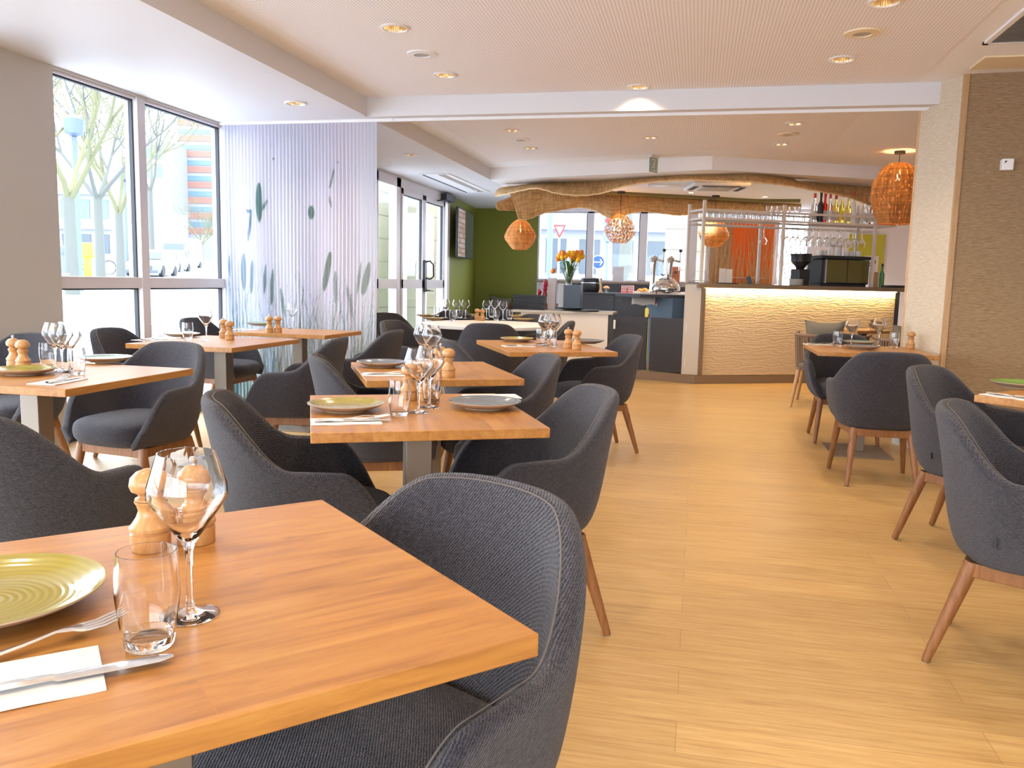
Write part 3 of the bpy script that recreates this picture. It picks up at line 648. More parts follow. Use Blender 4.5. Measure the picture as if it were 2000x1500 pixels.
GR = 'charcoal upholstered armchairs around the tables'
def chair(px, py, face, label, off=.275, z=.815, xy=None):
    a = radians(face); P = at(px, py, z) if xy is None else Vector((*xy, 0)); k = off if xy is None else 0
    return put(CHP, (P.x+cos(a)*k, P.y+sin(a)*k, 0), a-pi/2, label, GR)
chairs = [
 (960, 940, 243, 'nearest charcoal armchair, pushed under the near table at lower middle', dict(xy=(-.447, 1.14))),
 (440, 757, 26.5, 'charcoal armchair at the left of the middle table', dict(xy=(-1.15, 2.32))),
 (1165, 755, 206.5, 'charcoal armchair at the right of the middle table, back to the open floor', dict(xy=(-.545, 2.68))),
 (625, 683, 28, 'charcoal armchair left of the second oak table, seam facing the viewer', dict(xy=(-1.44, 3.60))),
 (1068, 686, 208, 'charcoal armchair right of the second oak table', dict(xy=(-.93, 3.87))),
 (1210, 650, 206.5, 'charcoal armchair right of the third oak table, standing before the dark half doors', dict(xy=(-.66, 5.70))),
 (865, 655, 30, 'charcoal armchair mostly hidden at the left of the third oak table', {}),
 (955, 628, 98, 'charcoal armchair seen from behind at the front of the white round table', {}),
 (775, 640, 182, 'charcoal armchair to the right of the curtain-side table, its back edge turned to us', {}),
 (760, 622, -10, 'charcoal armchair at the left of the white round table beside the curtain edge', {}),
 (748, 608, -40, 'charcoal armchair whose top just shows behind the one beside the curtain edge', {}),
 (890, 604, 268, 'charcoal armchair behind the white round table, facing us', {}),
 (1047, 611, 235, 'charcoal armchair at the far right of the white round table, hidden by glasses', {}),
 (1117, 624, 190, 'charcoal armchair in front of the white counter, back edge to the right', {}),
 (335, 668, 262, 'charcoal armchair at the far side of the left table, seat and wooden legs fully shown', dict(xy=(-2.66, 3.55))),
 (15, 645, 275, 'blue-lit charcoal armchair cut by the left edge behind the left table', dict(xy=(-3.62, 3.75))),
 (0, 797, 94, 'charcoal armchair cut by the left edge in front of the left table', dict(xy=(-1.82, 1.93))),
 (205, 636, 5, 'charcoal armchair by the window left of the window-side table', {}),
 (372, 617, 0, 'charcoal armchair at the window left of the curtain-side table', {}),
 (600, 656, 190, 'charcoal armchair at the right of the window-side table, seen from behind', dict(xy=(-2.33, 4.55))),
 (1745, 683, 90, 'charcoal armchair at the right with its back to us, before the pillar table', {}),
 (1640, 648, 272, 'charcoal armchair behind the pillar table, facing us', {}),
 (1815, 714, -38, 'charcoal armchair at right, upper of the two by the cut-off table', dict(xy=(1.262, 4.04))),
 (1865, 780, -24, 'charcoal armchair at the right edge, nearest of the two by the cut-off table', dict(xy=(1.055, 2.765))),
]
CHO = [chair(p[0], p[1], p[2], p[3], **p[4]) for p in chairs]
# the small tags sewn on the outer shell of the two right-hand chairs
for i in (22, 23):
    pz = plan(.52, .43); MB().box((pz.x-.004, pz.y-.02, .42), (pz.x+.006, pz.y-.014, .45)).build('fabric_tag', M['black'], CHO[i])

# ------------------------------------------------------------------ tableware prototypes
def goblet():
    prof = [(.0, .0), (.033, .0), (.034, .0015), (.020, .004), (.006, .010), (.0042, .02), (.0040, .06), (.0048, .082), (.008, .092), (.022, .112), (.040, .138), (.0465, .150), (.046, .162), (.040, .182), (.0335, .203), (.0322, .203), (.0388, .182), (.0448, .162), (.0452, .151), (.039, .140), (.021, .115), (.006, .097), (.0, .0955)]
    return MB().lathe([(max(r, .0002), z) for r, z in prof], 32, cap=False)
def tumbler():
    prof = [(.0, .0), (.024, .0), (.0265, .003), (.031, .03), (.0345, .06), (.034, .085), (.0315, .110), (.0303, .110), (.0328, .085), (.0332, .06), (.0298, .03), (.026, .016), (.020, .013), (.0, .012)]
    return MB().lathe([(max(r, .0002), z) for r, z in prof], 32, cap=False)
WG = goblet().build('wine_glass', M['glass']); TG = tumbler().build('water_tumbler', M['glass'])
WG['category'] = 'wine glass'; TG['category'] = 'tumbler'
def mill(pepper):
    t = empty('pepper_mill' if pepper else 'salt_mill', cat='mill')
    MB().lathe([(.001, 0), (.0285, 0), (.029, .002), (.029, .025), (.0262, .0265), (.0262, .0295), (.030, .031), (.030, .036), (.0265, .040), (.020, .050), (.0165, .060), (.0185, .068), (.0215, .073), (.0215, .0755), (.001, .0755)], 28).build('mill_body', M['mill'], t)
    MB().lathe([(.001, .0763), (.0205, .0763), (.0205, .079), (.0150, .082), (.0165, .086), (.0255, .091), (.0285, .099), (.0265, .110), (.018, .119), (.008, .123), (.001, .1235)], 28).build('mill_head', M['mill'], t)
    if pepper: MB().lathe([(.003, .122), (.003, .126), (.006, .128), (.0065, .132), (.003, .136), (.001, .136)], 14).build('nut', M['steel'], t)
    return t
PM, SM = mill(True), mill(False)
def plate(m_, nm='plate'):
    t = empty('dinner_plate', cat='plate')
    MB().lathe([(.001, .010), (.06, .010), (.085, .012), (.108, .0205), (.118, .0255), (.1195, .0255)], 64, cap=False).build('glazed_face', m_, t)
    MB().lathe([(.1195, .0255), (.1192, .0235), (.108, .017), (.086, .008), (.066, .004), (.064, 0), (.058, 0), (.056, .004), (.001, .005)], 64, cap=False).build('underside', M['biscuit'], t)
    return t
PO, PB, PG, PL = plate(M['plate_olive']), plate(M['plate_blue']), plate(M['plate_green']), plate(M['plate_leaf'])
def fork():
    b = MB(); P = []
    for x, w, z in ((-.10, .0095, .003), (-.095, .0115, .003), (-.06, .009, .003), (-.01, .0045, .005), (.025, .0035, .009), (.040, .009, .008), (.048, .0125, .006), (.056, .013, .005)):
        P.append([(x, -w, z), (x, -w*.5, z+.0014), (x, w*.5, z+.0014), (x, w, z), (x, w*.5, z-.0006), (x, -w*.5, z-.0006)])
    b.grid(P, closed_v=True)
    for k in range(4): y = -.0112+k*.00747; b.tube([(.054, y, .0048), (.075, y, .0042), (.095, y*.96, .0075), (.102, y*.94, .0095)], [.0019, .0018, .0015, .0007], 6)
    return b.build('fork', M['steel'])
def knife():
    b = MB(); P = []
    for x, w, z, h in ((-.11, .006, .0045, .0035), (-.105, .0085, .0045, .004), (-.04, .0075, .0045, .0038), (-.005, .006, .004, .003), (.0, .009, .003, .0012), (.06, .0105, .003, .001), (.095, .010, .003, .0009), (.11, .0035, .003, .0006)):
        P.append([(x, -w, z), (x, -w*.5, z+h), (x, w*.5, z+h), (x, w, z), (x, w*.5, z-h*.5), (x, -w*.5, z-h*.5)])
    b.grid(P, closed_v=True); return b.build('table_knife', M['steel'])
def napkin():
    b = MB(); P = []
    for i in range(13):
        x = -.10+.2*i/12; P.append([(x, -.055, .0005+.0005*sin(i)), (x, -.0555, .003+.0008*sin(i*1.3)), (x, -.02, .0035), (x, .02, .004+.0006*sin(i*.9)), (x, .055, .0032), (x, .0555, .0005)])
    b.grid(P, closed_v=True); b.f += [tuple(range(6)), tuple(12*6+k for k in range(6))]; b.mi += [0, 0]
    return b.build('paper_napkin', M['paper'])
FK, KN, NP = fork(), knife(), napkin()
FK['category'] = 'fork'; KN['category'] = 'knife'; NP['category'] = 'napkin'
def P2(px, py): v = at(px, py, TZ); return (v.x, v.y, TZ+.0008)
def lay(pr, a, b_, label, group, dz=0, center=True):
    A = at(a[0], a[1], TZ+dz); B = at(b_[0], b_[1], TZ+dz); d = B-A
    return put(pr, ((A.x+B.x)/2, (A.y+B.y)/2, TZ+dz), atan2(d.y, d.x), label, group)
WHERE = dict(near='on the nearest table', mid='on the middle table', sec='on the second oak table', third='on the third oak table', left='on the left table', win='on the window-side table', cur='on the table before the curtain', pil='on the table by the pillar', cut='on the table cut by the right edge', rnd='on the white round table')
def items(pr, lst, fmt, group):
    for px, py, lab in lst:
        put(pr, P2(px, py), random.uniform(0, 6), fmt % lab, group)
items(WG, [(372, 1203, 'alone on the nearest table beside the mills'), (817, 806, 'nearest on the middle table'), (838, 796, 'further back of the two on the middle table'), (843, 722, 'tall above the others on the second oak table'), (826, 718, 'left one on the second oak table behind the middle glasses'),
 (1063, 675, 'left of the three on the third oak table'), (1072, 670, 'middle of the three on the third oak table'), (1082, 673, 'right of the three on the third oak table'), (109, 723, 'left of the three on the left table'), (122, 726, 'middle of the three on the left table'), (138, 727, 'right of the three on the left table, against the window'), (403, 666, 'alone on the window-side table'), (571, 642, 'alone before the sheer curtain'),
 (1662, 678, 'left of the two on the pillar table'), (1715, 676, 'right of the two on the pillar table')], 'clear angular wine glass, %s', 'angular wine glasses')
items(WG, [(870, 621, 'leftmost on'), (891, 622, 'second from left on'), (909, 622, 'third from left on'), (950, 623, 'just right of the mills on'), (966, 621, 'fifth from left on'), (982, 625, 'rightmost on')], 'clear wine glass %s the white round table', 'wine glasses on the round table')
items(TG, [(292, 1262, 'large in front on the nearest table'), (780, 812, 'in front on the middle table beside the olive plate'), (843, 787, 'behind the wine glasses on the middle table'), (1056, 675, 'left on the third oak table'), (1077, 678, 'right on the third oak table'), (95, 719, 'left on the left table'), (151, 732, 'right on the left table before the sage plate'), (367, 664, 'on the window-side table'), (1635, 677, 'left on the pillar table'), (1745, 679, 'right on the pillar table')], 'clear rounded water tumbler, %s', 'water tumblers')
items(TG, [(884, 627, 'left front'), (898, 621, 'left back'), (960, 620, 'centre back'), (969, 626, 'centre front'), (995, 624, 'rightmost'), (853, 617, 'far left')], 'clear water tumbler, %s of the white round table', 'tumblers on the round table')
for (a, c, w) in (((383, 1058), (295, 1072), 'near'), ((799, 781), (835, 783), 'mid'), ((860, 731), (876, 736), 'sec'), ((1109, 680), (1126, 683), 'third'), ((28, 716), (46, 720), 'left'), ((437, 659), (449, 664), 'win'), ((526, 650), (543, 650), 'cur'), ((1788, 678), (1778, 681), 'pil'), ((942, 627), (932, 626), 'rnd')):
    put(PM, P2(*a), 0, 'turned wooden pepper mill with metal nut ' + WHERE[w], 'wooden pepper mills'); put(SM, P2(*c), 0, 'turned wooden salt mill without nut ' + WHERE[w], 'wooden salt mills')
items(PO, [(676, 802, 'on the middle table'), (1010, 667, 'on the third oak table'), (47, 731, 'cut by the left edge on the left table'), (832, 619, 'at the far left of the white round table'), (846, 625, 'at the left front of the white round table'), (914, 618, 'behind the mills on the white round table'), (1012, 620, 'at the right back of the white round table'), (1022, 627, 'at the right front of the white round table')], 'olive glazed dinner plate %s', 'olive plates')
put(PO, P2(-22, 1192), 0, 'large olive plate with swirl rings cut by the left edge on the nearest table', 'olive plates', sc=1.10)
items(PB, [(947, 797, 'at the right of the middle table'), (746, 716, 'on the second oak table'), (1147, 671, 'behind the mills on the third oak table'), (1684, 682, 'near the front edge of the pillar table')], 'slate blue glazed dinner plate %s', 'slate blue plates')
items(PG, [(205, 707, 'on the left table'), (354, 658, 'on the window-side table'), (508, 636, 'on the table before the curtain'), (1678, 673, 'on the pillar table')], 'sage green glazed dinner plate %s', 'sage plates')
put(PL, P2(1992, 757), 0, 'bright green plate cut by the right edge', 'sage plates')
# napkins and cutlery
def setting(a, b_, w, up=10, fk=None, kn=None):
    A = at(*a, TZ); B = at(*b_, TZ); d = (B-A).normalized(); nn = Vector((-d.y, d.x, 0)); c = B-d*.10+nn*.055; ang = atan2(d.y, d.x)
    put(NP, (c.x, c.y, TZ), ang, 'folded white paper napkin under cutlery ' + w, 'paper napkins')
    if kn: lay(KN, *kn, 'steel table knife ' + w, 'table knives', .004)
    else: k = c-nn*.015; put(KN, (k.x+d.x*.02, k.y+d.y*.02, TZ+.004), ang+.03, 'steel table knife lying on the napkin ' + w, 'table knives')
    if fk: lay(FK, *fk, 'steel fork ' + w, 'forks', .005)
    else: k = c+nn*.020; put(FK, (k.x+d.x*.03, k.y+d.y*.03, TZ+.0045), ang+.22, 'steel fork lying on the napkin ' + w, 'forks')
setting((0, 1392), (208, 1349), 'at the lower left on the nearest table', fk=((-95, 1312), (200, 1222)), kn=((-75, 1366), (282, 1296)))
setting((609, 832), (747, 829), 'on the middle table')
setting((707, 735), (800, 735), 'on the second oak table')
setting((980, 678), (1046, 678), 'on the third oak table')
setting((86, 757), (172, 741), 'on the left table')
setting((274, 667), (330, 663), 'on the window-side table'); setting((462, 645), (505, 645), 'on the table before the curtain')
setting((1585, 674), (1630, 675), 'on the pillar table'); setting((1905, 770), (2010, 784), 'on the table cut by the right edge')
A = P2(960, 776); put(NP, A, radians(26), 'folded white paper napkin behind the slate blue plate on the middle table', 'paper napkins')
# ------------------------------------------------------------------ bar
BA = radians(26.6); B0 = Vector((.008, 9.934, 0)); BM = T(*B0) @ Rz(BA)
def bp(s, o_, z=0): return BM @ Vector((s, o_, z))
def barthing(name, s, o_, z, label, cat, group=None, rz=0):
    v = bp(s, o_, z); return empty(name, v, BA+rz, label, cat, group)
D2 = radians(162); e3 = Vector((cos(D2), sin(D2), 0)); n3 = Vector((-e3.y, e3.x, 0))*-1   # n3 points away from the viewer
# raised platform behind the bar
pl = [B0+Vector((.02, .01, 0)), B0+e3*1.10, Vector((-1.04, 14.7, 0)), Vector((4.1, 14.7, 0)), Vector((4.1, 11.9, 0)), bp(3.0, .02)]
b = MB().prism([(p.x, p.y) for p in pl], 0.0005, .10); o = struct(b.build('floor_platform', M['taupe_lam']))
b = MB(); b.prism([((p.x)+(.02 if i in (1, 2) else 0), p.y+(.03 if i in (0, 1, 5) else 0)) for i, p in enumerate(pl)], .1002, .103); struct(b.build('floor_platform_boards', M['floor']))
t = empty('bar_counter', B0, BA, 'bar counter with embossed cream front lit by a warm strip under its top', 'bar counter')
MB().box((.10, .07, .104), (2.73, .11, 1.13)).build('front_panel', M['emboss'], t)
MB().box((.0, .0, 1.13), (2.83, .52, 1.18)).build('countertop', M['taupe_lam'], t, bevel=.003)
MB().box((.055, .0, .104), (.098, .12, 1.128)).build('corner_post', M['taupe_lam'], t)
MB().box((.0, -.002, .0), (2.9, .05, .1)).build('plinth', M['taupe_lam'], t)
MB().box((.10, .11, .104), (2.73, .50, 1.128)).build('carcass', M['anth'], t)
MB().box((.10, .048, 1.119), (2.73, .062, 1.1285)).build('light_strip', M['led'], t)
MB().box((2.735, .08, .104), (2.80, .50, 1.128)).build('end_panel', M['anth'], t); MB().box((2.80, .16, .2), (2.83, .45, 1.0)).build('side_shelf', M['orange'], t)
A_ = BM.inverted() @ (B0+e3*.005); Bp = BM.inverted() @ (B0+e3*.16); q1 = BM.inverted() @ (B0+e3*.16+n3*.3)
MB().prism([(A_.x+.055, A_.y+.02), (Bp.x, Bp.y), (q1.x, q1.y), (.098, .40)], .104, 1.165).build('pale_end_panel', M['pale_lam'], t)
L = light('strip_light', 'AREA', bp(1.41, .045, 1.115), 16, (1, .70, .30), (radians(18), 0, 0), shape='RECTANGLE', size=2.6, size_y=.02); L.rotation_euler = (radians(22), 0, BA)
# half doors
for k0, k1, lab, g in ((.13, .585, 'right of the two dark half doors in the bar opening, beside the pale end panel', 1), (.62, 1.05, 'left of the two dark half doors in the bar opening', 0)):
    p = B0+e3*k0+n3*.04; q = B0+e3*k1+n3*.04; t = empty('half_door', ((p.x+q.x)/2, (p.y+q.y)/2, .12), D2, lab, 'half door', 'dark half doors of the bar')
    w = (k1-k0)/2-.004; MB().box((-w, -.012, 0), (w, .012, .64)).build('door_panel', M['anth'], t, bevel=.002)
    hx = -w if g else w
    for z in (.07, .48): MB().box((hx-.012, .012, z), (hx+.012, .03, z+.11)).build('hinge', M['white_cer'], t)
# posts the doors hang on
p = B0+e3*1.10+n3*.05; tag(MB().box((-.03, -.03, 0), (.03, .03, .68)).build('door_post', M['anth']), 'black post at the left of the half doors', 'post'); o = bpy.data.objects['door_post']; o.location = (p.x, p.y, .1035)
# front service counter
cx0, cx1, cy0 = -2.27, -1.005, 10.26
t = empty('service_counter', (cx0, cy0, 0), 0, 'low white service counter with beige top in front of the bar opening', 'counter')
MB().box((0, 0, .77), (cx1-cx0, .62, .80)).build('countertop', M['pale_lam'], t, bevel=.003)
MB().box((.10, .03, 0), (cx1-cx0-.06, .58, .768)).build('cabinet_body', M['white_top'], t)
MB().box((cx1-cx0-.058, .04, 0), (cx1-cx0-.005, .05, .768)).build('side_panel', M['anth'], t)
def onD(px, py, z): return at(px, py, z)
# things on the service counter
def bx(name, cx, cy_, z, w, d, h, m_, label, cat, rz=0, bev=.002, group=None):
    o = MB().box((-w/2, -d/2, 0), (w/2, d/2, h)).build(name, m_, bevel=bev); o.location = (cx, cy_, z); o.rotation_euler.z = rz; return tag(o, label, cat, group)
v = aty(1034, 598, 10.42)
t = empty('menu_stack', (v.x, 10.42, .80), 0, 'thick stack of black menus on the white service counter', 'menu stack')
b = MB()
for i in range(9): b.box((-.20+random.uniform(-.006, .006), -.08+random.uniform(-.005, .005), i*.021), (.20+random.uniform(-.006, .006), .10, i*.021+.019))
b.build('menus', M['black'], t)
def redmill(px, h, y_, lab, r=.03):
    v = aty(px, 590, y_); o = MB().lathe([(.001, 0), (r, 0), (r, h*.08), (r*.75, h*.2), (r*.62, h*.35), (r*.85, h*.48), (r*.6, h*.6), (r*.9, h*.68), (r*.62, h*.72), (r*1.0, h*.80), (r*.9, h*.88), (r*.3, h*.94), (r*.25, h*.97), (r*.3, h), (.001, h)], 20).build('pepper_mill', M['red']); o.location = (v.x, y_, .80); tag(o, lab, 'mill', 'red mills')
redmill(1053, .27, 10.60, 'short red lacquered mill behind the black menu stack'); redmill(1064, .395, 10.62, 'tall red lacquered mill behind the black menu stack', .036)
v = aty(1078, 590, 10.70); bx('menu_board', v.x, 10.70, .80, .10, .10, .41, M['frame'], 'tall pale grey upright slab beside the red mills', 'board')
v = aty(1094, 590, 10.82); bx('divider_panel', v.x, 10.90, .0, .07, .04, 1.14, M['pale_lam'], 'narrow pale upright panel behind the service counter', 'panel')
v = aty(1119, 590, 10.74); sx = v.x; bx('planter_box', sx, 10.74, .80, .22, .22, .325, M['slate'], 'slate blue square box under the yellow tulips', 'box')
for i, (px, y_, r, lab) in enumerate(((1112, 10.50, .19, 'flat black round tray at the back of the service counter'), (1140, 10.42, .21, 'flat black round tray at the front of the service counter'))):
    v = aty(px, 600, y_); o = MB().lathe([(.001, 0), (r*.8, 0), (r, .014), (r, .018), (r*.8, .006), (.001, .006)], 40).build('serving_tray', M['black']); pass
    o.location = (v.x, y_, .80 + (0 if i else .019)); tag(o, lab, 'tray', 'black trays')
# tulips in a vase
t = empty('tulip_vase', (sx-.06, 10.72, 1.125), 0, 'glass vase of yellow and orange tulips on the slate blue box', 'flower vase')
MB().lathe([(.001, 0), (.04, 0), (.05, .1), (.065, .2), (.062, .2), (.047, .1), (.036, .006), (.001, .006)], 24, cap=False).build('vase', M['glass'], t)
rs = random.Random(3); TUL = [(-.19, .06, .20)]+[(rs.uniform(-.15, .15), rs.uniform(-.1, .1), rs.uniform(.27, .38)) for _ in range(20)]
for i, (x, y, z) in enumerate(TUL):
    p = Vector((x*.12, y*.12, .03)); q = Vector((x, y, z)); mid = (p+q)/2+Vector((x*.1, y*.1, .04)) if z > .25 else Vector((x*.7, y, z+.05))
    st = MB().tube([p, p*.4+mid*.6, mid, q*.6+mid*.4, q], .0035, 5).build('stem', M['leaf'], t)
    dr = (q-mid).normalized(); R_ = dr.to_track_quat('Z', 'Y').to_matrix().to_4x4(); b = MB(); b.lathe([(.005, 0), (.024, .012), (.033, .036), (.028, .060), (.016, .074), (.004, .06)], 10, T(*q) @ R_); b.build('blossom', M['petal'] if i % 3 else M['petal2'], st)
for i in range(16):
    a = rs.uniform(0, 6.28); l = rs.uniform(.16, .26); h = rs.uniform(.10, .22); P = []
    for k in range(7): u = k/6; r = .02+l*.55*u**1.3; wd = .016*sin(pi*min(1, u*.9+.08)); c = Vector((cos(a)*r, sin(a)*r, .1+h*sin(u*2.0))); tn = Vector((-sin(a), cos(a), 0)); P.append([c-tn*wd, c+Vector((0, 0, .004)), c+tn*wd])
    MB().grid(P).build('leaf', M['leaf'], t)
# dark cabinets behind
def cabinet(px0, px1, y_, z0, z1, dp, label, doors=2):
    xa = aty(px0, 580, y_).x; xb = aty(px1, 580, y_).x; t = empty('base_cabinet', (xa, y_, z0), 0, label, 'cabinet'); w = xb-xa
    MB().box((0, .02, 0), (w, dp, z1-z0-.03)).build('carcass', M['anth'], t); MB().box((-.01, -.01, z1-z0-.028), (w+.01, dp, z1-z0)).build('countertop', M['anth'], t, bevel=.002)
    for i in range(doors):
        a = w/doors*i; c = w/doors*(i+1); dd = MB().box((a+.004, .0, .06), (c-.004, .018, z1-z0-.032)).build('door', M['anth'], t, bevel=.002)
        hx = c-.10 if i == 0 else a+.04; MB().tube([(hx, -.012, z1-z0-.10), (hx+.06, -.012, z1-z0-.10)], .004, 6).build('handle', M['taupe'], dd)
    return t
cabinet(1129, 1273, 12.0, .1035, 1.02, .6, 'low anthracite cabinet with two doors behind the service counter')
xa = aty(1129, 580, 12.0).x; xb = aty(1273, 580, 12.0).x
def oncab(px, y_): return aty(px, 570, y_).x
o = MB().box((-2.25, 14.55, .1035), (1.2, 14.735, 1.145)).build('back_cupboard', M['anth']); tag(o, 'long black cupboard under the window sill behind the bar', 'cupboard')
t = empty('rice_cooker', (oncab(1153, 12.25), 12.25, 1.02), 0, 'glossy black rice cooker on the dark cabinet', 'rice cooker')
def rbox(w, d, h, r): return [(w*(abs(cos(a))**.45)*(1 if cos(a) > 0 else -1), d*(abs(sin(a))**.45)*(1 if sin(a) > 0 else -1)) for a in [2*pi*k/32 for k in range(32)]]
P = [[Vector((x*k, y*k, z)) for x, y in rbox(.14, .12, 0, 0)] for k, z in ((.9, 0), (1, .02), (1, .12), (.99, .135))]; b = MB().grid(P, closed_v=True); b.f.append(tuple(range(32))); b.mi.append(0); b.build('cooker_body', M['black'], t)
P = [[Vector((x*k, y*k, z)) for x, y in rbox(.14, .12, 0, 0)] for k, z in ((.99, .142), (.99, .165), (.93, .20), (.7, .212), (.01, .215))]; MB().grid(P, closed_v=True).build('cooker_lid', M['black'], t)
P = [[Vector((x*k, y*k, z)) for x, y in rbox(.14, .12, 0, 0)] for k, z in ((1.01, .134), (1.01, .143))]; MB().grid(P, closed_v=True).build('steel_band', M['steel'], t)
o = MB().lathe([(.001, 0), (.03, 0), (.026, .02), (.014, .04), (.014, .18), (.022, .20), (.001, .21)], 14).build('wooden_pestle', M['light_wood']); o.location = (oncab(1173, 12.1), 12.1, 1.02); tag(o, 'upright light wooden pestle right of the rice cooker', 'pestle')
t = empty('spice_jar', (oncab(1184, 12.15), 12.15, 1.02), 0, 'small glass jar with star-shaped brown lid beside the rice cooker', 'jar'); MB().lathe([(.001, 0), (.035, 0), (.035, .06), (.032, .06), (.032, .006), (.001, .006)], 16, cap=False).build('jar_body', M['glass'], t); MB().lathe([(.001, .06), (.05, .062), (.05, .075), (.02, .10), (.001, .10)], 6).build('lid', M['reed'], t)
for i in range(2):
    for k in range(3):
        o = bx('paper_carton', oncab(1219+i*13, 12.2), 12.2, 1.025+k*.036, .082, .10, .034, M['paper'], '%s white carton in the %s stack on the dark cabinet' % (('lowest', 'middle', 'topmost')[k], ('left', 'right')[i]), 'carton', 0, .001, 'white cartons stacked on the dark cabinet')
        MB().box((-.041, -.0515, .012), (.041, -.0505, .022)).build('red_stripe', M['signred'], o)
bx('red_tray', oncab(1228, 12.12), 12.14, 1.0205, .30, .2, .004, M['signred'], 'flat red tray under the white cartons', 'tray')
for i, (px, r) in enumerate(((1250, .045), (1259, .05), (1265, .04))):
    o = MB().ball((0, 0, r*.8), r, 10, .8).build('gourd', M['petal2']); o.location = (oncab(px, 12.3), 12.3+.03*(i % 2), 1.02); tag(o, ('left', 'middle', 'right')[i]+' orange gourd at the end of the dark cabinet', 'gourd', 'orange gourds')
# lower bar worktop with taps and dome
t = empty('bar_worktop', bp(.02, .52), BA, 'low worktop behind the pale end panel carrying the beer taps', 'worktop')
wl = BM.inverted() @ at(1292, 575, 1.03); 
MB().prism([(-.42, .25), (.55, .02), (.55, .9), (-.42, 1.1)], .99, 1.03).build('countertop', M['anth'], t)
MB().prism([(-.05, .10), (.50, .0), (.50, .8), (-.05, .9)], .1035, .99).build('slate_front', M['slate'], t)
def atD(px, D): v = atd(px, 570, D); return v.x, v.y
x, y = atD(1279, 11.0); o = MB().lathe([(.001, -.446), (.11, -.446), (.12, -.43), (.12, .28), (.1, .30), (.10, .38), (.001, .38)], 20).build('yellow_canister', [M['yellow']]); o.location = (x, y, .55); tag(o, 'yellow canister with pale lid standing under the bar worktop', 'canister')
MB().lathe([(.001, .38), (.104, .38), (.10, .46), (.001, .46)], 20).build('lid', M['white_cer'], o); MB().box((-.07, -.122, .16), (.07, -.118, .21)).build('label_band', M['signred'], o)
for i, px in enumerate((1273, 1305)):
    x, y = atD(px, 11.35+.1*i); t = empty('beer_tap', (x, y, 1.03), radians(8), ('left', 'right')[i]+' chrome beer tap column with black ball handle behind the bar', 'beer tap', 'chrome beer taps')
    MB().tube([(0, 0, 0), (0, 0, .12), (0, 0, .28), (.0, 0, .40), (.01, 0, .46), (.045, 0, .50)], [.045, .036, .040, .048, .05, .03], 18).build('tap_column', M['chrome'], t)
    MB().tube([(.04, 0, .46), (.15, 0, .44)], .014, 10).build('spout_arm', M['chrome'], t); MB().tube([(.13, 0, .46), (.13, 0, .32)], .008, 8).build('spout', M['chrome'], t)
    s_ = MB().tube([(.14, 0, .45), (.145, 0, .58)], .005, 6).build('lever', M['chrome'], t); MB().ball((.145, 0, .59), .023, 10).build('ball_handle', M['black'], s_)
x, y = atD(1300, 10.85)
o = MB()
P = []
for i in range(25):
    for_ = []
    for j in range(13):
        u = i/24; w_ = j/12; for_.append((-.42+u*.68, -.22+w_*.4, .012+.010*sin(i*.9)*cos(j*.8) - (max(0, .30-w_)*.55)))
    P.append(for_)
o = MB().grid(P).build('tea_towel', M['cloth']); o.location = (x, y, 1.045); sd = o.modifiers.new('t', 'SOLIDIFY'); sd.thickness = .006
tag(o, 'creased off-white tea towel with a red stripe draped under the steel dome', 'tea towel'); MB().add([(-.12, -.222, -.15), (-.105, -.222, -.15), (-.105, -.10, .022), (-.12, -.10, .022)], [(0, 1, 2, 3)]).build('red_stripe', M['signred'], o)
t = empty('steel_dome', (x, y+.05, 1.075), 0, 'polished steel dome lid with flared top on the tea towel', 'dome lid')
MB().lathe([(.185, 0), (.19, .01), (.182, .05), (.155, .10), (.11, .145), (.06, .168), (.045, .175)], 40, cap=False).build('dome', M['chrome'], t); MB().lathe([(.045, .172), (.045, .19), (.085, .215), (.08, .215), (.04, .195), (.001, .195)], 28, cap=False).build('flared_collar', M['chrome'], t)
# rack over the bar
t = empty('glass_rack', B0, BA, 'pale metal glass rack standing on the bar counter', 'rack')
def post(s, o_, z0, z1): MB().box((s-.016, o_-.016, z0), (s+.016, o_+.016, z1)).build('post', M['rod'], t)
for a in ((.075, .1, 1.1805, 2.14), (1.12, .1, 1.1805, 2.13), (2.39, .1, 1.1805, 2.10), (.06, .45, 1.1805, 2.12), (1.02, .45, 1.1805, 1.92), (2.39, .45, 1.1805, 2.1)): post(*a)
for z in (1.935, 2.033):
    for o_ in (.1, .45): MB().box((.06, o_-.012, z-.014), (2.68, o_+.012, z+.012)).build('rail', M['rod'], t)
    for s in (.07, 2.66): MB().box((s-.012, .1, z-.014), (s+.012, .45, z+.012)).build('rail', M['rod'], t)
MB().box((.06, .44, 1.868), (2.6, .46, 1.885)).build('rail', M['rod'], t); MB().box((.06, .30, 1.868), (2.6, .312, 1.885)).build('rail', M['rod'], t)
for i in range(16): s = .32+i*.055; MB().tube([(s, .45, 1.885), (s, .45, 1.925)], .004, 4).build('hook', M['rod'], t)
MB().box((.06, .1, 1.940), (2.66, .45, 1.946)).build('glass_shelf', M['pane'], t)
MB().box((.75, .1, 2.045), (1.5, .45, 2.050)).build('glass_shelf', M['pane'], t)
MB().tube([(.55, .40, 1.26), (1.10, .42, 1.26)], .004, 5).build('rail', M['rod'], t)
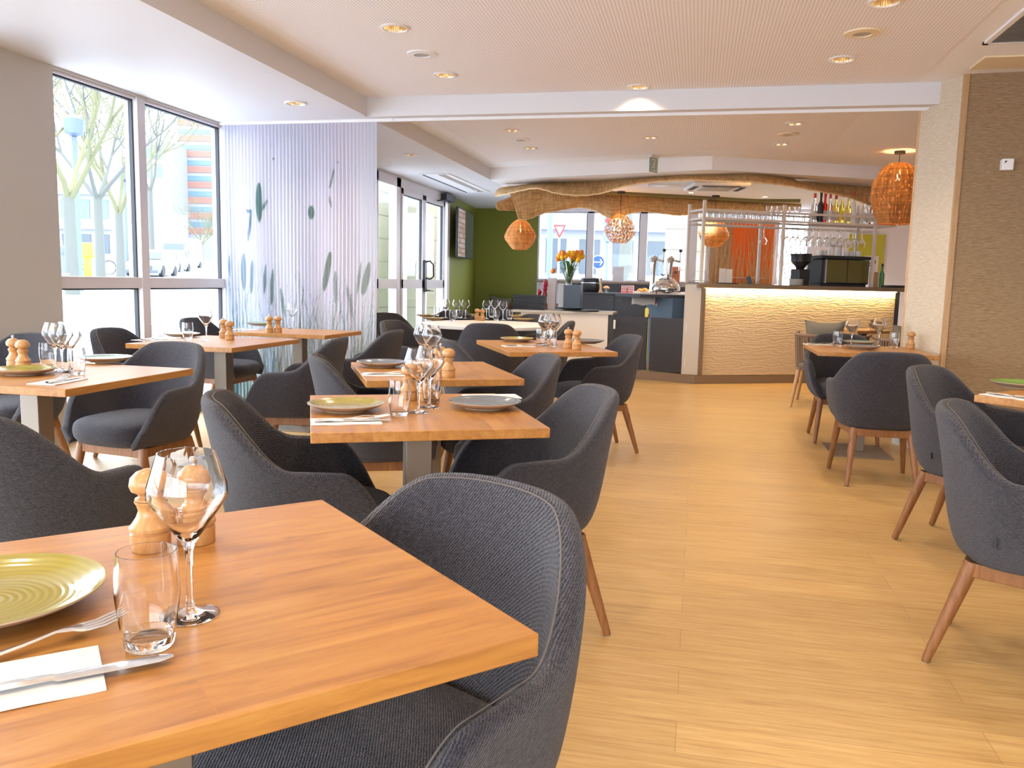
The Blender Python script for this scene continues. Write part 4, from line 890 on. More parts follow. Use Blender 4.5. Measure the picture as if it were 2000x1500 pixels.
# stacked glasses on the lower shelf, hanging glasses, tumblers on top
GS = MB().lathe([(.0002, 0), (.026, 0), (.034, .075), (.032, .075), (.0245, .006), (.0002, .006)], 14, cap=False).build('bar_glass', M['glass']); GS['category'] = 'glass'
k = 0
ordn = ['first', 'second', 'third', 'fourth', 'fifth', 'sixth', 'seventh', 'eighth', 'ninth', 'tenth', 'eleventh', 'twelfth', 'thirteenth', 'fourteenth', 'fifteenth', 'sixteenth', 'seventeenth', 'eighteenth', 'nineteenth', 'twentieth', 'twenty-first', 'twenty-second']
for i in range(19):
    for j, o_ in enumerate((.17, .36)):
        put(GS, bp(.17+i*.078, o_+random.uniform(-.015, .015), 1.9465), 0, '%s bar glass from the left in the %s row on the lower rack shelf' % (ordn[i], ('front', 'back')[j]), 'bar glasses on the lower rack shelf')
for i in range(6): put(GS, bp(1.0+i*.075+.02*(i > 2), .25, 2.0505), 0, '%s tumbler from the left on top of the rack' % ordn[i], 'tumblers on top of the rack')
for i, s in enumerate((.98, 1.30, 1.38)):
    o = put(WG, bp(s, .3, 1.868), 0, '%s wine glass hanging upside down alone under the rack' % ordn[i], 'single hanging wine glasses'); o.rotation_euler = (pi, 0, 0)
for i in range(9):
    for j, o_ in enumerate((.20, .38)):
        o = put(WG, bp(1.50+i*.098, o_, 1.868), 0, '%s wine glass from the left hanging in the %s row above the coffee machine' % (ordn[i], ('front', 'back')[j]), 'hanging wine glasses above the coffee machine'); o.rotation_euler = (pi, 0, 0)
# bottles
M['clear_liq'] = glass('clear_spirit', (.92, .95, .95)); M['yel_liq'] = glass('yellow_liqueur', (.95, .8, .15))
def bottle(s, o_, h, r, m_, capc, lab, labcol=None, neck=.32):
    v = bp(s, o_, 1.9465); t = empty('bottle', v, BA, lab, 'bottle', 'bottles on the bar rack')
    MB().lathe([(.001, 0), (r, 0), (r, h*(.52)), (r*.85, h*.60), (r*.38, h*(.70)), (r*.34, h*.92), (.001, h*.92)], 18).build('bottle_body', m_, t)
    MB().lathe([(r*.42, h*.84), (r*.42, h), (.001, h)], 12, cap=True).build('cap', capc, t)
    if labcol: MB().lathe([(r*1.02, h*.12), (r*1.02, h*.42)], 18, cap=False).build('bottle_label', labcol, t)
bl = [(1584, .365, .038, M['clear_liq'], M['signred'], 'clear bottle with red neck', M['paper']), (1596, .37, .036, M['gasket'], M['gasket'], 'dark navy bottle', None), (1604, .375, .038, M['glass_red'], M['signred'], 'red spirit bottle with red neck', M['paper']), (1614, .35, .033, M['clear_liq'], M['signred'], 'slim clear bottle with red neck', M['paper']),
      (1625, .365, .038, M['yel_liq'], M['signred'], 'pale yellow bottle with red neck', M['paper']), (1637, .35, .03, M['yel_liq'], M['steel'], 'yellow liqueur bottle with grey cap', M['yellow']), (1649, .35, .036, M['yel_liq'], M['white_cer'], 'square-shouldered bottle with cream cap', M['cream']), (1660, .40, .028, M['white_cer'], M['signred'], 'white bottle with red pourer, tallest', None),
      (1669, .24, .022, M['paper'], M['paper'], 'short white candle-like bottle', None), (1680, .33, .03, M['clear_liq'], M['petal2'], 'clear bottle with pink cap', M['paper']), (1688, .345, .032, M['clear_liq'], M['paper'], 'clear bottle with white cap', M['paper']), (1695, .34, .03, M['clear_liq'], M['steel'], 'clear bottle with steel cap', M['paper']), (1702, .31, .038, M['glass_brown'], M['black'], 'amber brown bottle', M['cream'])]
def s_of(px, o_):    # distance along the bar for a given image column
    lo, hi = -.5, 3.5
    for _ in range(40):
        mid = (lo+hi)/2; v = bp(mid, o_, 1.5)-CAM; x = 1000+F*v.dot(RT)/v.dot(FW)
        if x < px: lo = mid
        else: hi = mid
    return lo
for i, (px, h, r, m_, c_, lab, lc) in enumerate(bl): bottle(s_of(px, .26+.07*((-1)**i)), .26+.07*((-1)**i), h, r, m_, c_, lab+' on the bar rack', lc)
# coffee machine, grinder, cups
s0, s1 = s_of(1608, .26), s_of(1690, .26)
t = barthing('coffee_machine', s0, .20, 1.1805, 'black coffee machine with two olive rear panels on the bar counter', 'coffee machine')
w = s1-s0
MB().box((-.06, .0, .03), (w+.02, .30, .33)).build('machine_body', M['black'], t, bevel=.008); MB().box((-.07, -.015, .335), (w+.03, .31, .375)).build('top_tray', M['black'], t, bevel=.004)
M['olive_panel'] = mat('olive_glass_panel', (.12, .10, .012), .2)
for i in range(2): MB().box((w/2*i+.006, -.012, .05), (w/2*(i+1)-.004, -.001, .325)).build('rear_panel', M['olive_panel'], t)
MB().box((-.008, -.014, .04), (.004, .0, .33)).build('steel_edge', M['steel'], t)
MB().box((-.05, .02, 0), (w, .28, .03)).build('foot_base', M['black'], t)
CUP = MB().lathe([(.0002, 0), (.028, 0), (.034, .03), (.036, .065), (.033, .065), (.031, .03), (.025, .006), (.0002, .006)], 18, cap=False).build('coffee_cup', M['white_cer']); CUP['category'] = 'cup'
for i, px in enumerate((1600, 1612, 1624, 1640, 1652, 1664, 1676)): put(CUP, bp(s_of(px, .28), .28+.03*(i % 2), 1.5565), 0, '%s white cup from the left on the coffee machine' % ordn[i], 'white cups on the coffee machine')
for i, px in enumerate((1630, 1641)): put(CUP, bp(s_of(px, .28), .28+.03*((3-i) % 2), 1.622) if False else bp(s_of((1624, 1640)[i], .28), .28+.03*((2, 3)[i] % 2), 1.622), 0, '%s stacked white cup on the coffee machine' % ('left', 'right')[i], 'stacked white cups')
sg = s_of(1566, .22); t = barthing('coffee_grinder', sg, .24, 1.1805, 'black coffee grinder with smoked hopper left of the coffee machine', 'coffee grinder')
MB().box((-.07, -.09, 0), (.08, .10, .20)).build('grinder_body', M['black'], t, bevel=.01); MB().lathe([(.05, .2), (.06, .23), (.115, .29), (.12, .36), (.125, .375)], 24, cap=False).build('hopper', M['black'], t); MB().lathe([(.001, .375), (.13, .375), (.13, .385), (.001, .39)], 24).build('hopper_lid', M['black'], t)
for i in range(6):
    o = MB().lathe([(.001, 0), (.06, 0), (.095, .009), (.095, .012), (.001, .006)], 28).build('side_plate', M['white_cer']); o.location = bp(s_of(1556, .12), .12, 1.1805+i*.0125); tag(o, '%s white side plate from the bottom of the stack on the bar' % ordn[i], 'plate', 'side plates stacked on the bar')
# small things on the counter
v = bp(s_of(1367, .25), .22, 1.1805); t = empty('cake_cloche', v, 0, 'clear glass cloche over a steel stand at the left end of the bar', 'cloche'); MB().lathe([(.10, .03), (.103, .06), (.09, .105), (.05, .14), (.001, .15)], 28, cap=False).build('cloche', M['pane'], t); MB().lathe([(.001, 0), (.05, 0), (.02, .012), (.02, .025), (.115, .028), (.11, .034), (.001, .03)], 28).build('stand', M['steel'], t)
sm_ = s_of(1414, .16); t = barthing('menu_holder', sm_, .16, 1.1805, 'pair of white menu cards standing on a black tray on the bar', 'menu cards')
MB().box((-.05, -.05, 0), (.17, .06, .012)).build('tray', M['black'], t); MB().box((-.05, .0, .012), (.035, .004, .18)).build('menu_card', M['paper'], t); MB().box((.045, .005, .012), (.125, .009, .175)).build('menu_card', M['paper'], t)
b = MB(); [b.box((-.04, -.002, .05+i*.012), (.02, -.0005, .053+i*.012)) for i in range(9)]; b.build('printed_lines', M['frame'], t)
st = s_of(1466, .18); t = barthing('card_reader', st, .16, 1.1805, 'small blue card reader on a green pad on the bar', 'card reader'); MB().box((-.03, -.03, 0), (.10, .05, .006)).build('pad', M['leaf'], t); b = MB(); b.box((-.025, -.02, .0), (.02, .02, .09), T(0, 0, .006) @ Matrix.Rotation(radians(-18), 4, 'Y')); b.build('reader_body', M['slate'], t, bevel=.004)
t = barthing('folded_spectacles', st+.08, .15, 1.187, 'dark folded spectacles beside the blue card reader', 'spectacles'); b = MB()
for sx_ in (-.02, .022): b.tube([(sx_+.017*cos(a), -.005, .018+.015*sin(a)) for a in [2*pi*k/12 for k in range(12)]], .002, 5, closed=True)
b.build('spectacle_frame', M['black'], t)
sc_ = s_of(1709, .3); o = MB().lathe([(.001, 0), (.055, 0), (.055, .19), (.05, .19), (.05, .01), (.001, .01)], 24).build('wooden_canister', M['light_wood']); o.location = bp(sc_, .3, 1.1805); tag(o, 'tall wooden canister at the right end of the bar', 'canister')
for px, h, m_, lab, z in ((1724, .30, M['glass_green'], 'green glass bottle at the right end of the bar', 1.1805),):
    v = bp(s_of(px, .34), .34, z); t = empty('bottle', v, 0, lab, 'bottle'); MB().lathe([(.001, 0), (.034, 0), (.034, h*.55), (.014, h*.72), (.012, h*.93), (.001, h*.93)], 18).build('bottle_body', m_, t); MB().lathe([(.0145, h*.88), (.0145, h), (.001, h)], 12).build('cap', M['black'], t)
bx('black_tray', *bp(s_of(1750, .2), .2, 0)[:2], 1.1805, .20, .26, .03, M['black'], 'shallow black box at the far right end of the bar top', 'box', BA, .004)
# ------------------------------------------------------------------ far wall behind the bar
Yw = 14.745
def flat(name, x0, x1, z0, z1, m_, y=Yw, th=.02): return MB().box((x0, y-th, z0), (x1, y, z1)).build(name, m_)
ta = empty('reed_panel', (0, 0, 0), 0, 'orange wall panel overlaid with bare tan reeds behind the bar', 'wall panel')
flat('orange_backing', .52, 1.21, 1.0, 2.25, M['orange']).parent = ta
flat('tan_backing', .17, .52, 1.0, 2.25, mat('tan_backing', (.42, .26, .14), .8)).parent = ta
rs = random.Random(5); b = MB()
for i in range(120):
    x = rs.uniform(.18, 1.22); z0 = 1.02; h = rs.uniform(.4, 1.2); l = rs.uniform(-.14, .14); bend = rs.uniform(-.05, .05)
    b.tube([(x, Yw-.035-rs.uniform(0, .03), z0), (x+l*.5+bend, Yw-.05, z0+h*.5), (x+l, Yw-.045, z0+h)], [.005, .004, .002], 4)
o = b.build('reeds', M['reed'], ta); o['kind'] = 'stuff'
wx0, wx1 = 1.26, 1.78
bc = MB(); rs = random.Random(6)
for i in range(46):
    x = wx0+(wx1-wx0)*i/45
    bc.tube([(x+.006*sin(k*1.3+i), Yw-.06+.008*cos(k*1.7+i), 1.2+k*.09) for k in range(11)], .0035, 4)
o = bc.build('bead_curtain', M['paper']); tag(o, 'white string curtain over the small window behind the bar', 'string curtain', kind='stuff')
t = empty('yellow_glass_panel', (2.4, Yw, 0), 0, 'yellow-green glass panel behind the hanging glasses', 'glass panel'); MB().box((.0, -.03, 1.45), (.55, -.02, 2.05)).build('glass_sheet', mat('yellow_green_glass', (.55, .50, .06), .15), t)
sg = MB().box((.10, -.045, 1.32), (.32, -.035, 1.70)).build('notice_sheet', M['paper']); sg.location = (2.55, Yw, 0); tag(sg, 'white notice sheet with a dark ring symbol beside the coffee machine', 'notice')
MB().tube([(.21+.06*cos(a), -.047, 1.60+.06*sin(a)) for a in [2*pi*k/24 for k in range(24)]], .008, 5, closed=True).build('ring_symbol', M['gasket'], sg); MB().tube([(.17, -.047, 1.56), (.25, -.047, 1.64)], .006, 5).build('cross_bar', M['gasket'], sg)
b = MB(); [b.box((.13, -.046, 1.36+i*.02), (.29, -.0455, 1.367+i*.02)) for i in range(6)]; b.build('printed_lines', M['frame'], sg)
# papers standing on the sill
v = aty(1207, 530, 14.60); t = empty('window_notice', (v.x, 14.60, 1.186), 0, 'grey paper notice standing on the sill against the window', 'notice'); MB().box((-.09, 0, 0), (.10, .004, .26)).build('sheet', M['frame'], t)
v = aty(1319, 530, 14.60); t = empty('window_notice', (v.x, 14.60, 1.186), 0, 'terracotta printed card standing on the sill behind the beer taps', 'notice'); MB().box((-.08, 0, 0), (.08, .004, .28)).build('card', mat('terracotta', (.52, .17, .08), .6), t); b = MB(); b.box((-.04, -.002, .16), (.04, 0, .175)); b.box((-.05, -.002, .12), (.05, 0, .128)); b.box((-.02, -.002, .18), (.03, 0, .20)); b.build('print', M['gasket'], t)
# ------------------------------------------------------------------ woven canopy
def set_uv(o, su=1, sv=1):
    me = o.data; uv = me.uv_layers.new(name='UV')
    K = o['k']; n_ = o['n']
    for lp in me.loops:
        i, j = divmod(lp.vertex_index, K); uv.data[lp.index].uv = (i/(n_-1)*su, j/(K-1)*sv)
    del o['k']; del o['n']
def raw(name, P, m_, parent=None, su=1, sv=1, thick=.01):
    n_, K = len(P), len(P[0]); me = bpy.data.meshes.new(name); me.from_pydata([tuple(p) for r in P for p in r], [], [(i*K+j, (i+1)*K+j, (i+1)*K+j+1, i*K+j+1) for i in range(n_-1) for j in range(K-1)])
    me.materials.append(m_); o = bpy.data.objects.new(name, me); COL.objects.link(o); o.parent = parent; o['k'] = K; o['n'] = n_; set_uv(o, su, sv); me.shade_smooth()
    if thick: sd = o.modifiers.new('t', 'SOLIDIFY'); sd.thickness = thick; sd.offset = 0
    return o
def cat(pts, n_=6):
    out = []
    for i in range(len(pts)-1):
        p0, p1, p2, p3 = pts[max(i-1, 0)], pts[i], pts[i+1], pts[min(i+2, len(pts)-1)]
        for k in range(n_):
            t_ = k/n_; out.append(.5*((2*p1)+(p2-p0)*t_+(2*p0-5*p1+4*p2-p3)*t_*t_+(3*p1-p0-3*p2+p3)*t_**3))
    return out+[pts[-1]]
def ribbon(name, rows, m_, parent, bulge=.05, sv=1, K=13, fold=0):
    A = cat([atd(r[0], r[1], r[4]) for r in rows]); B_ = cat([atd(r[2], r[3], r[4]+r[5]) for r in rows]); P = []
    for i, (a, c) in enumerate(zip(A, B_)):
        P.append([a.lerp(c, j/(K-1)) + FW*(-bulge*sin(pi*j/(K-1))) + Vector((0, 0, fold*sin(j*1.1+i*.12)*.02)) for j in range(K)])
    return raw(name, P, m_, parent, len(rows)*.6, sv)
cn = empty('woven_canopy', (0, 10.5, 2.3), 0, 'long undulating woven rattan canopy hanging above the bar', 'canopy')
def rib(*a, **k):
    o = ribbon(*a, **k); o.matrix_parent_inverse = Matrix.Translation((0, -10.5, -2.3))
    K = 13; vs_ = [v.co.copy() for v in o.data.vertices]
    for off in (0, K-1):
        e = MB().tube([vs_[i*K+off]+Vector((0, 0, .004*sin(i*2.1))) for i in range(len(vs_)//K)], .009, 5).build('braided_edge', M['weave_edge'], cn); e.matrix_parent_inverse = o.matrix_parent_inverse
    return o
front = [(967, 380, 968, 383, 11.3, -.05), (976, 368, 980, 381, 11.2, -.2), (1013, 363, 1010, 374, 11.1, -.35), (1060, 357, 1048, 368, 11.0, -.45), (1100, 353, 1085, 377, 10.9, -.45), (1135, 350, 1130, 382, 10.8, -.4), (1180, 348, 1177, 377, 10.7, -.4), (1220, 345, 1215, 365, 10.5, -.4), (1280, 340, 1280, 355, 10.3, -.4), (1320, 335, 1340, 352, 10.1, -.35), (1380, 335, 1390, 353, 9.95, -.3), (1412, 338, 1420, 354, 9.85, -.3), (1460, 331, 1460, 355, 9.8, -.35), (1500, 336, 1500, 358, 9.85, -.3), (1541, 348, 1541, 363, 9.95, -.25), (1590, 364, 1590, 372, 10.1, -.2), (1654, 380, 1654, 385, 10.25, -.15), (1699, 398, 1700, 401, 10.4, -.1), (1722, 404, 1722, 408, 10.5, -.05)]
rib('front_weave', front, M['weave'], cn)
back = [(996, 378, 1013, 429, 11.35, .0), (1030, 370, 1030, 428, 11.4, .0), (1060, 369, 1060, 417, 11.5, 0), (1090, 374, 1090, 411, 11.6, 0), (1130, 377, 1130, 405, 11.8, 0), (1160, 376, 1160, 410, 11.9, -.05), (1180, 376, 1180, 421, 11.95, -.15), (1198, 378, 1198, 428, 12.0, -.25), (1223, 380, 1223, 419, 12.1, -.15), (1250, 381, 1250, 413, 12.2, -.1), (1280, 384, 1280, 415, 12.3, -.1), (1320, 386, 1320, 420, 12.4, -.1), (1344, 388, 1344, 419, 12.5, -.1), (1400, 391, 1400, 414, 12.65, -.1), (1480, 395, 1480, 413, 12.9, -.1), (1563, 395, 1563, 411, 13.0, -.1)]
rib('back_weave', back, M['weave'], cn)
P = []
for i in range(9):
    u = i/8; ca_ = atd(974+32*u, 403-6*u, 11.2+.25*u); P.append([ca_ + RT*(.10*cos(a)*(.35+.4*u)) + UP*(.075*(.75+.6*u)*sin(a)) + FW*(.06*cos(a)) for a in [(-.2+1.75*k/12)*pi for k in range(13)]])
o = raw('rolled_end', P, M['weave'], cn, 1, 1); o.matrix_parent_inverse = Matrix.Translation((0, -10.5, -2.3))
dark = [(1528, 345, 1530, 350, 10.45, -.3), (1565, 346, 1565, 358, 10.5, -.35), (1600, 349, 1600, 369, 10.55, -.35), (1654, 352, 1654, 384, 10.65, -.35), (1715, 354, 1715, 405, 10.75, -.3)]
rib('rear_weave', dark, M['weave'], cn)
pts = [at(x, y, 2.43) for x, y in ((1140, 374), (1200, 377), (1340, 384), (1480, 392), (1563, 392))]
o = MB().tube(pts, .028, 8).build('canopy_rail', mat('olive_rail', (.20, .16, .06), .5), cn); o.matrix_parent_inverse = Matrix.Translation((0, -10.5, -2.3))
b = MB()
for px, py, D in ((990, 366, 11.1), (1150, 349, 10.75), (1413, 338, 9.9), (1560, 352, 10.3), (1690, 395, 10.5)):
    v = atd(px, py, D); o = MB().tube([v, (v.x, v.y, HC if D <= 10.3 else HS)], .002, 4).build('hanging_wire', M['steel'], cn); o.matrix_parent_inverse = Matrix.Translation((0, -10.5, -2.3))
v = atd(1490, 326, 9.95)
u_ = MB().lathe([(.001, 0), (.05, 0), (.05, .012), (.001, .012)], 16).build('uplight', M['lamp'], cn); u_.matrix_parent_inverse = Matrix.Translation((0, -10.5, -2.3)); u_.location = (v.x, v.y, 2.40)
light('canopy_uplight', 'POINT', (v.x, v.y, 2.46), 10, (1, .50, .16), shadow_soft_size=.05)
# ------------------------------------------------------------------ pendants
def pendant(x, y, zt, zb, R_, prof, label, zc, m_, bulb_z):
    t = empty('pendant_lamp', (x, y, zc), 0, label, 'pendant lamp', 'woven pendant lamps'); H_ = zt-zb; P = []
    pr = cat([Vector((r*R_, zb-zc+h*H_, 0)) for r, h in prof], 14); pr = [Vector((p.x+.0035*sin(p.y*330), p.y, 0)) for p in pr]
    for p in pr: P.append([Vector((p.x*(1+.02*sin(5*a+p.y*40))*cos(a), p.x*(1+.02*cos(4*a+p.y*30))*sin(a), p.y)) for a in [2*pi*k/40 for k in range(41)]])
    raw('lamp_shade', P, m_, t, 1, 1, 0)
    MB().lathe([(.001, 0), (.055, 0), (.055, -.03), (.001, -.03)], 20).build('canopy_cap', M['cord'], t)
    MB().tube([(0, 0, -.03), (0, 0, bulb_z-zc+.07)], .004, 6).build('lamp_cord', M['cord'], t); MB().lathe([(.001, bulb_z-zc+.12), (.018, bulb_z-zc+.12), (.02, bulb_z-zc+.06), (.001, bulb_z-zc+.06)], 14).build('socket', M['cream'], t)
    MB().lathe([(.001, bulb_z-zc-.07), (.018, bulb_z-zc-.05), (.024, bulb_z-zc), (.016, bulb_z-zc+.045), (.012, bulb_z-zc+.06)], 14).build('bulb', M['bulb'], t)
    light('pendant_glow', 'POINT', (x, y, bulb_z), 12 if R_ < .24 else 24, (1, .46, .14), shadow_soft_size=.035)
small = [(.16, 1), (.55, .86), (.88, .6), (1, .45), (.92, .3), (.68, .12), (.45, 0)]
for px, yt, yb, D, lab, R_ in ((1017, 428, 487, 11.75, 'left small woven pendant lamp before the green wall', .225), (1212, 417, 475, 11.75, 'middle small woven pendant lamp before the window', .225), (1396, 426, 482, 12.0, 'small woven pendant lamp behind the glass rack post', .215)):
    v0 = atd(px, yt, D); v1 = atd(px, yb, D); pendant(v0.x, v0.y, v0.z, v1.z, R_, small, lab, HS, M['weave_open'] if px == 1212 else M['weave_l'], v0.z-.14)
D = 8.72; v0 = atd(1752, 319, D); v1 = atd(1746, 437, D)
pendant(v0.x+.02, v0.y, v0.z, v1.z, .255, [(.34, 1), (.40, .985), (.66, .90), (.88, .74), (1.0, .56), (1.0, .44), (.93, .30), (.76, .10), (.64, 0)], 'large woven pendant lamp hanging beside the grasscloth pillar', HC, M['weave_l'], v0.z-.13)
# ------------------------------------------------------------------ television
t = empty('television', (-3.77, 13.1, 1.89), radians(5), 'black wall television on the green side wall', 'television')
MB().box((.03, -.66, -.385), (.07, .66, .385)).build('tv_case', M['black'], t, bevel=.006); MB().box((.0, -.1, -.1), (.03, .1, .1)).build('wall_mount', M['gasket'], t)
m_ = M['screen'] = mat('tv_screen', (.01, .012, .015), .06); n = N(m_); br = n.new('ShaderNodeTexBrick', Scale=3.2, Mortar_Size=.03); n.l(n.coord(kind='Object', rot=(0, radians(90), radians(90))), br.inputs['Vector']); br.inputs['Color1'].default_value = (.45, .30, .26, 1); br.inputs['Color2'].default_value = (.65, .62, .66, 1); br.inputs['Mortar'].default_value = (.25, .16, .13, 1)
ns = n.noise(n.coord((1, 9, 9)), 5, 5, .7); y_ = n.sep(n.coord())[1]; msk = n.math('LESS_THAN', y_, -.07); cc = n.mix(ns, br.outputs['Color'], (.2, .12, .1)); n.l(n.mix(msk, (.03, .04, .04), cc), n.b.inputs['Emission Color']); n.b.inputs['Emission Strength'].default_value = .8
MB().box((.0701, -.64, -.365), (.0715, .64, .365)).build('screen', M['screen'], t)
# ------------------------------------------------------------------ bench in the green corner
t = empty('corner_bench', (-3.2, 14.3, 0), 0, 'dark low bench in the green corner', 'bench'); MB().box((-.5, -.25, .40), (.9, .3, .48)).build('bench_seat', M['anth'], t); MB().box((-.5, -.2, 0), (.9, .28, .40)).build('bench_base', M['anth'], t)
MB().box((-.5, .33, .48), (.9, .38, .78)).build('bench_back', M['leg'], t)
m_ = M['pattern'] = mat('patterned_cushion', (.05, .04, .04), .9); n = N(m_); w_ = n.new('ShaderNodeTexWave', Scale=14, Distortion=2); n.l(n.coord(), w_.inputs['Vector']); n.color(n.ramp(w_.outputs['Fac'], [(.45, (.03, .025, .03)), (.6, (.25, .22, .2))]))
def pillow(w, h, d):
    P = []
    for i in range(15):
        for_ = []; u = i/14*2-1
        for j in range(15): v_ = j/14*2-1; e = (1-abs(u)**3.2)*(1-abs(v_)**3.2); for_.append((w/2*u*(1-.11*(1-v_*v_)), d/2*max(0, e)**.62, h/2*v_*(1-.14*(1-u*u))))
        P.append(for_)
    b = MB(); b.grid(P); b.grid([[(p[0], -p[1], p[2]) for p in r] for r in P]); return b
for x, rz, lab in ((-.25, 8, 'left patterned dark cushion on the corner bench'), (.22, -6, 'right patterned dark cushion on the corner bench')):
    o = pillow(.42, .42, .14).build('cushion', M['pattern']); o.location = (-3.2+x, 14.42, .68); o.rotation_euler = (radians(-14), radians(rz), 0); tag(o, lab, 'cushion', 'cushions on the corner bench')
# ------------------------------------------------------------------ rope lounge chairs by the bar
def lounge():
    t = empty('lounge_armchair', cat='chair')
    for x in (-.27, .27):
        for y in (-.25, .25): MB().tube([(x*1.18, y*1.25, 0), (x, y, .36)], [.014, .022], 10).build('leg', M['light_wood'], t)
    arc = [Vector((.33*cos(a)*(1 if True else 1), -.06-.28*abs(sin(a))**.7*(1 if sin(a) > 0 else -1)*1, 0)) for a in [pi*k/24 for k in range(25)]]
    arc = [Vector((.34, .26, 0))]+arc+[Vector((-.34, .26, 0))]
    MB().tube([p+Vector((0, 0, .70)) for p in arc], .016, 8).build('top_rail', M['rope'], t); MB().tube([p*.92+Vector((0, 0, .37)) for p in arc], .014, 8).build('seat_rail', M['rope'], t)
    for i in range(1, len(arc)-1):
        p = arc[i]; MB().tube([p+Vector((0, 0, .70)), p*.92+Vector((0, 0, .37))], .011, 5).build('rope_strap', M['rope'], t)
    MB().box((-.27, -.26, .36), (.27, .27, .44)).build('seat_pad', M['cushion'], t, bevel=.03); return t
LC = lounge()
for x, y, rz, lab in ((1.31, 8.62, -12, 'rope-backed lounge chair with grey cushion left of the two by the bar'), (1.98, 8.2, -4, 'rope-backed lounge chair half hidden by the grasscloth pillar')):
    put(LC, (x, y, 0), radians(rz), lab, 'rope-backed lounge chairs')
    o = pillow(.37, .38, .17).build('cushion', M['cushion']); a = radians(rz); o.location = (x+.18*sin(a)-.06, y-.17*cos(a), .66); o.rotation_euler = (radians(10), 0, a); tag(o, ('plump grey back cushion on the left lounge chair' if x < 1.5 else 'plump grey back cushion on the lounge chair by the pillar'), 'cushion', 'lounge chair cushions')
t = empty('side_table', (1.72, 9.35, 0), BA, 'small orange-brown wooden table between the lounge chairs and the bar', 'table'); MB().box((-.25, -.25, .70), (.25, .25, .73)).build('tabletop', M['oak_y'], t); MB().box((-.03, -.03, .01), (.03, .03, .70)).build('table_column', M['anth'], t); MB().box((-.2, -.2, 0), (.2, .2, .01)).build('base_plate', M['anth'], t)
b = MB(); o = MB().ball((0, 0, .04), .05, 8, .7); rs = random.Random(8)
for i in range(14): o.ball((rs.uniform(-.06, .06), rs.uniform(-.06, .06), rs.uniform(.03, .09)), .018, 5)
o = o.build('dried_flowers', M['rope']); o.location = (2.03, 8.95, .0); 
v = aty(1748, 628, 9.2); o.location = (1.86, 9.42, .731); tag(o, 'small bunch of brown dried flowers on the wooden side table', 'dried flowers')
# small item on the bar's far wall: side wall lamp
# ------------------------------------------------------------------ outside
dirv = Vector((cos(radians(122)), sin(radians(122)), 0))
def gz(x, y): d = x*dirv.x+y*dirv.y; return -.14+.0262*max(0, d-5)
P = []
for i in range(-6, 41):
    row = []
    for j in range(-30, 31):
        d = 5+i*4 if i > 0 else 5+i*4; s = j*6.0; p = dirv*d+Vector((-dirv.y, dirv.x, 0))*s; row.append((p.x, p.y, gz(p.x, p.y)-.0))
    P.append(row)
m_ = M['asphalt'] = mat('asphalt', (.42, .46, .52), .9)
struct(MB().grid(P).build('ground', M['asphalt']))
def ray_xy(px, D):  # ground position at image column px and depth D
    v = atd(px, 535, D); return v.x, v.y, gz(v.x, v.y)
M['bark'] = mat('plane_tree_bark', (.09, .095, .085), .9); M['bark2'] = mat('lichen_bark', (.12, .118, .06), .9); M['roadpaint'] = mat('road_paint', (.8, .8, .8), .7)
M['facade'] = mat('pale_facade', (.20, .20, .225), .8); M['brickred'] = mat('orange_brick', (.20, .095, .07), .8); M['winblue'] = mat('blue_window_band', (.075, .13, .155), .5); M['carw'] = mat('white_car_paint', (.13, .145, .17), .35); M['cardark'] = mat('car_glass', (.035, .05, .065), .3); M['tyre'] = mat('tyre_rubber', (.012, .012, .014), .8); M['lampblue'] = mat('street_furniture_blue', (.09, .12, .18), .5)
M['grassg'] = mat('grass', (.09, .20, .04), .9); M['stone'] = mat('limestone', (.24, .205, .145), .9); M['stonejoint'] = mat('stone_joint', (.09, .085, .07), .9)
def tree(px, D, r, h0, seed, label, spread=1.15, depth=6, mt=None, n0=4):
    x, y, z = ray_xy(px, D); rs = random.Random(seed); t = empty('street_tree', (x, y, z), 0, label, 'tree', 'bare street trees'); b = MB()
    MB().tube([(0, 0, -.05), (.02, 0, h0*.5), (0, 0, h0)], [r*1.15, r*.95, r*.9], 12).build('trunk', mt or M['bark'], t)
    def br(p, d, l, rr, k):
        pts = [p]; q = p
        for _ in range(4): d = (d+Vector((rs.uniform(-.2, .2), rs.uniform(-.2, .2), rs.uniform(-.02, .14)))).normalized(); q = q+d*l/4; pts.append(q)
        b.tube(pts, [rr*(1-.12*i) for i in range(5)], 6 if k > 2 else 4)
        if k > 0:
            for _ in range(3 if k > 1 else 5):
                a = rs.choice(pts[2:]); dd = (d+Vector((rs.uniform(-.8, .8), rs.uniform(-.8, .8), rs.uniform(-.2, .5)))).normalized(); br(a, dd, l*rs.uniform(.62, .86), rr*.56, k-1)
    for i in range(n0): a = 2*pi*i/n0+rs.uniform(-.4, .4); br(Vector((0, 0, h0*.95)), Vector((cos(a)*.6*spread, sin(a)*.6*spread, 1)).normalized(), h0*.9, r*.5, depth-1)
    b.build('branches', M['bark2'] if seed % 2 else M['bark'], t)
tree(140, 25, .19, 2.9, 1, 'thick bare plane tree at the left of the window')
tree(196, 31, .17, 3.3, 2, 'bare plane tree right of the yellow box'); tree(236, 38, .19, 3.0, 3, 'bare tree by the parked cars, left of the window post')
tree(298, 50, .16, 5.0, 4, 'slim leaning tree right of the window post', 1.2); tree(395, 95, .20, 2.2, 5, 'reddish bare tree in front of the tower', 1.3, 5, mat('reddish_bark', (.13, .085, .08), .9), 4)
tree(1220, 34, .26, 5.0, 6, 'tree trunk seen through the middle window behind the bar')
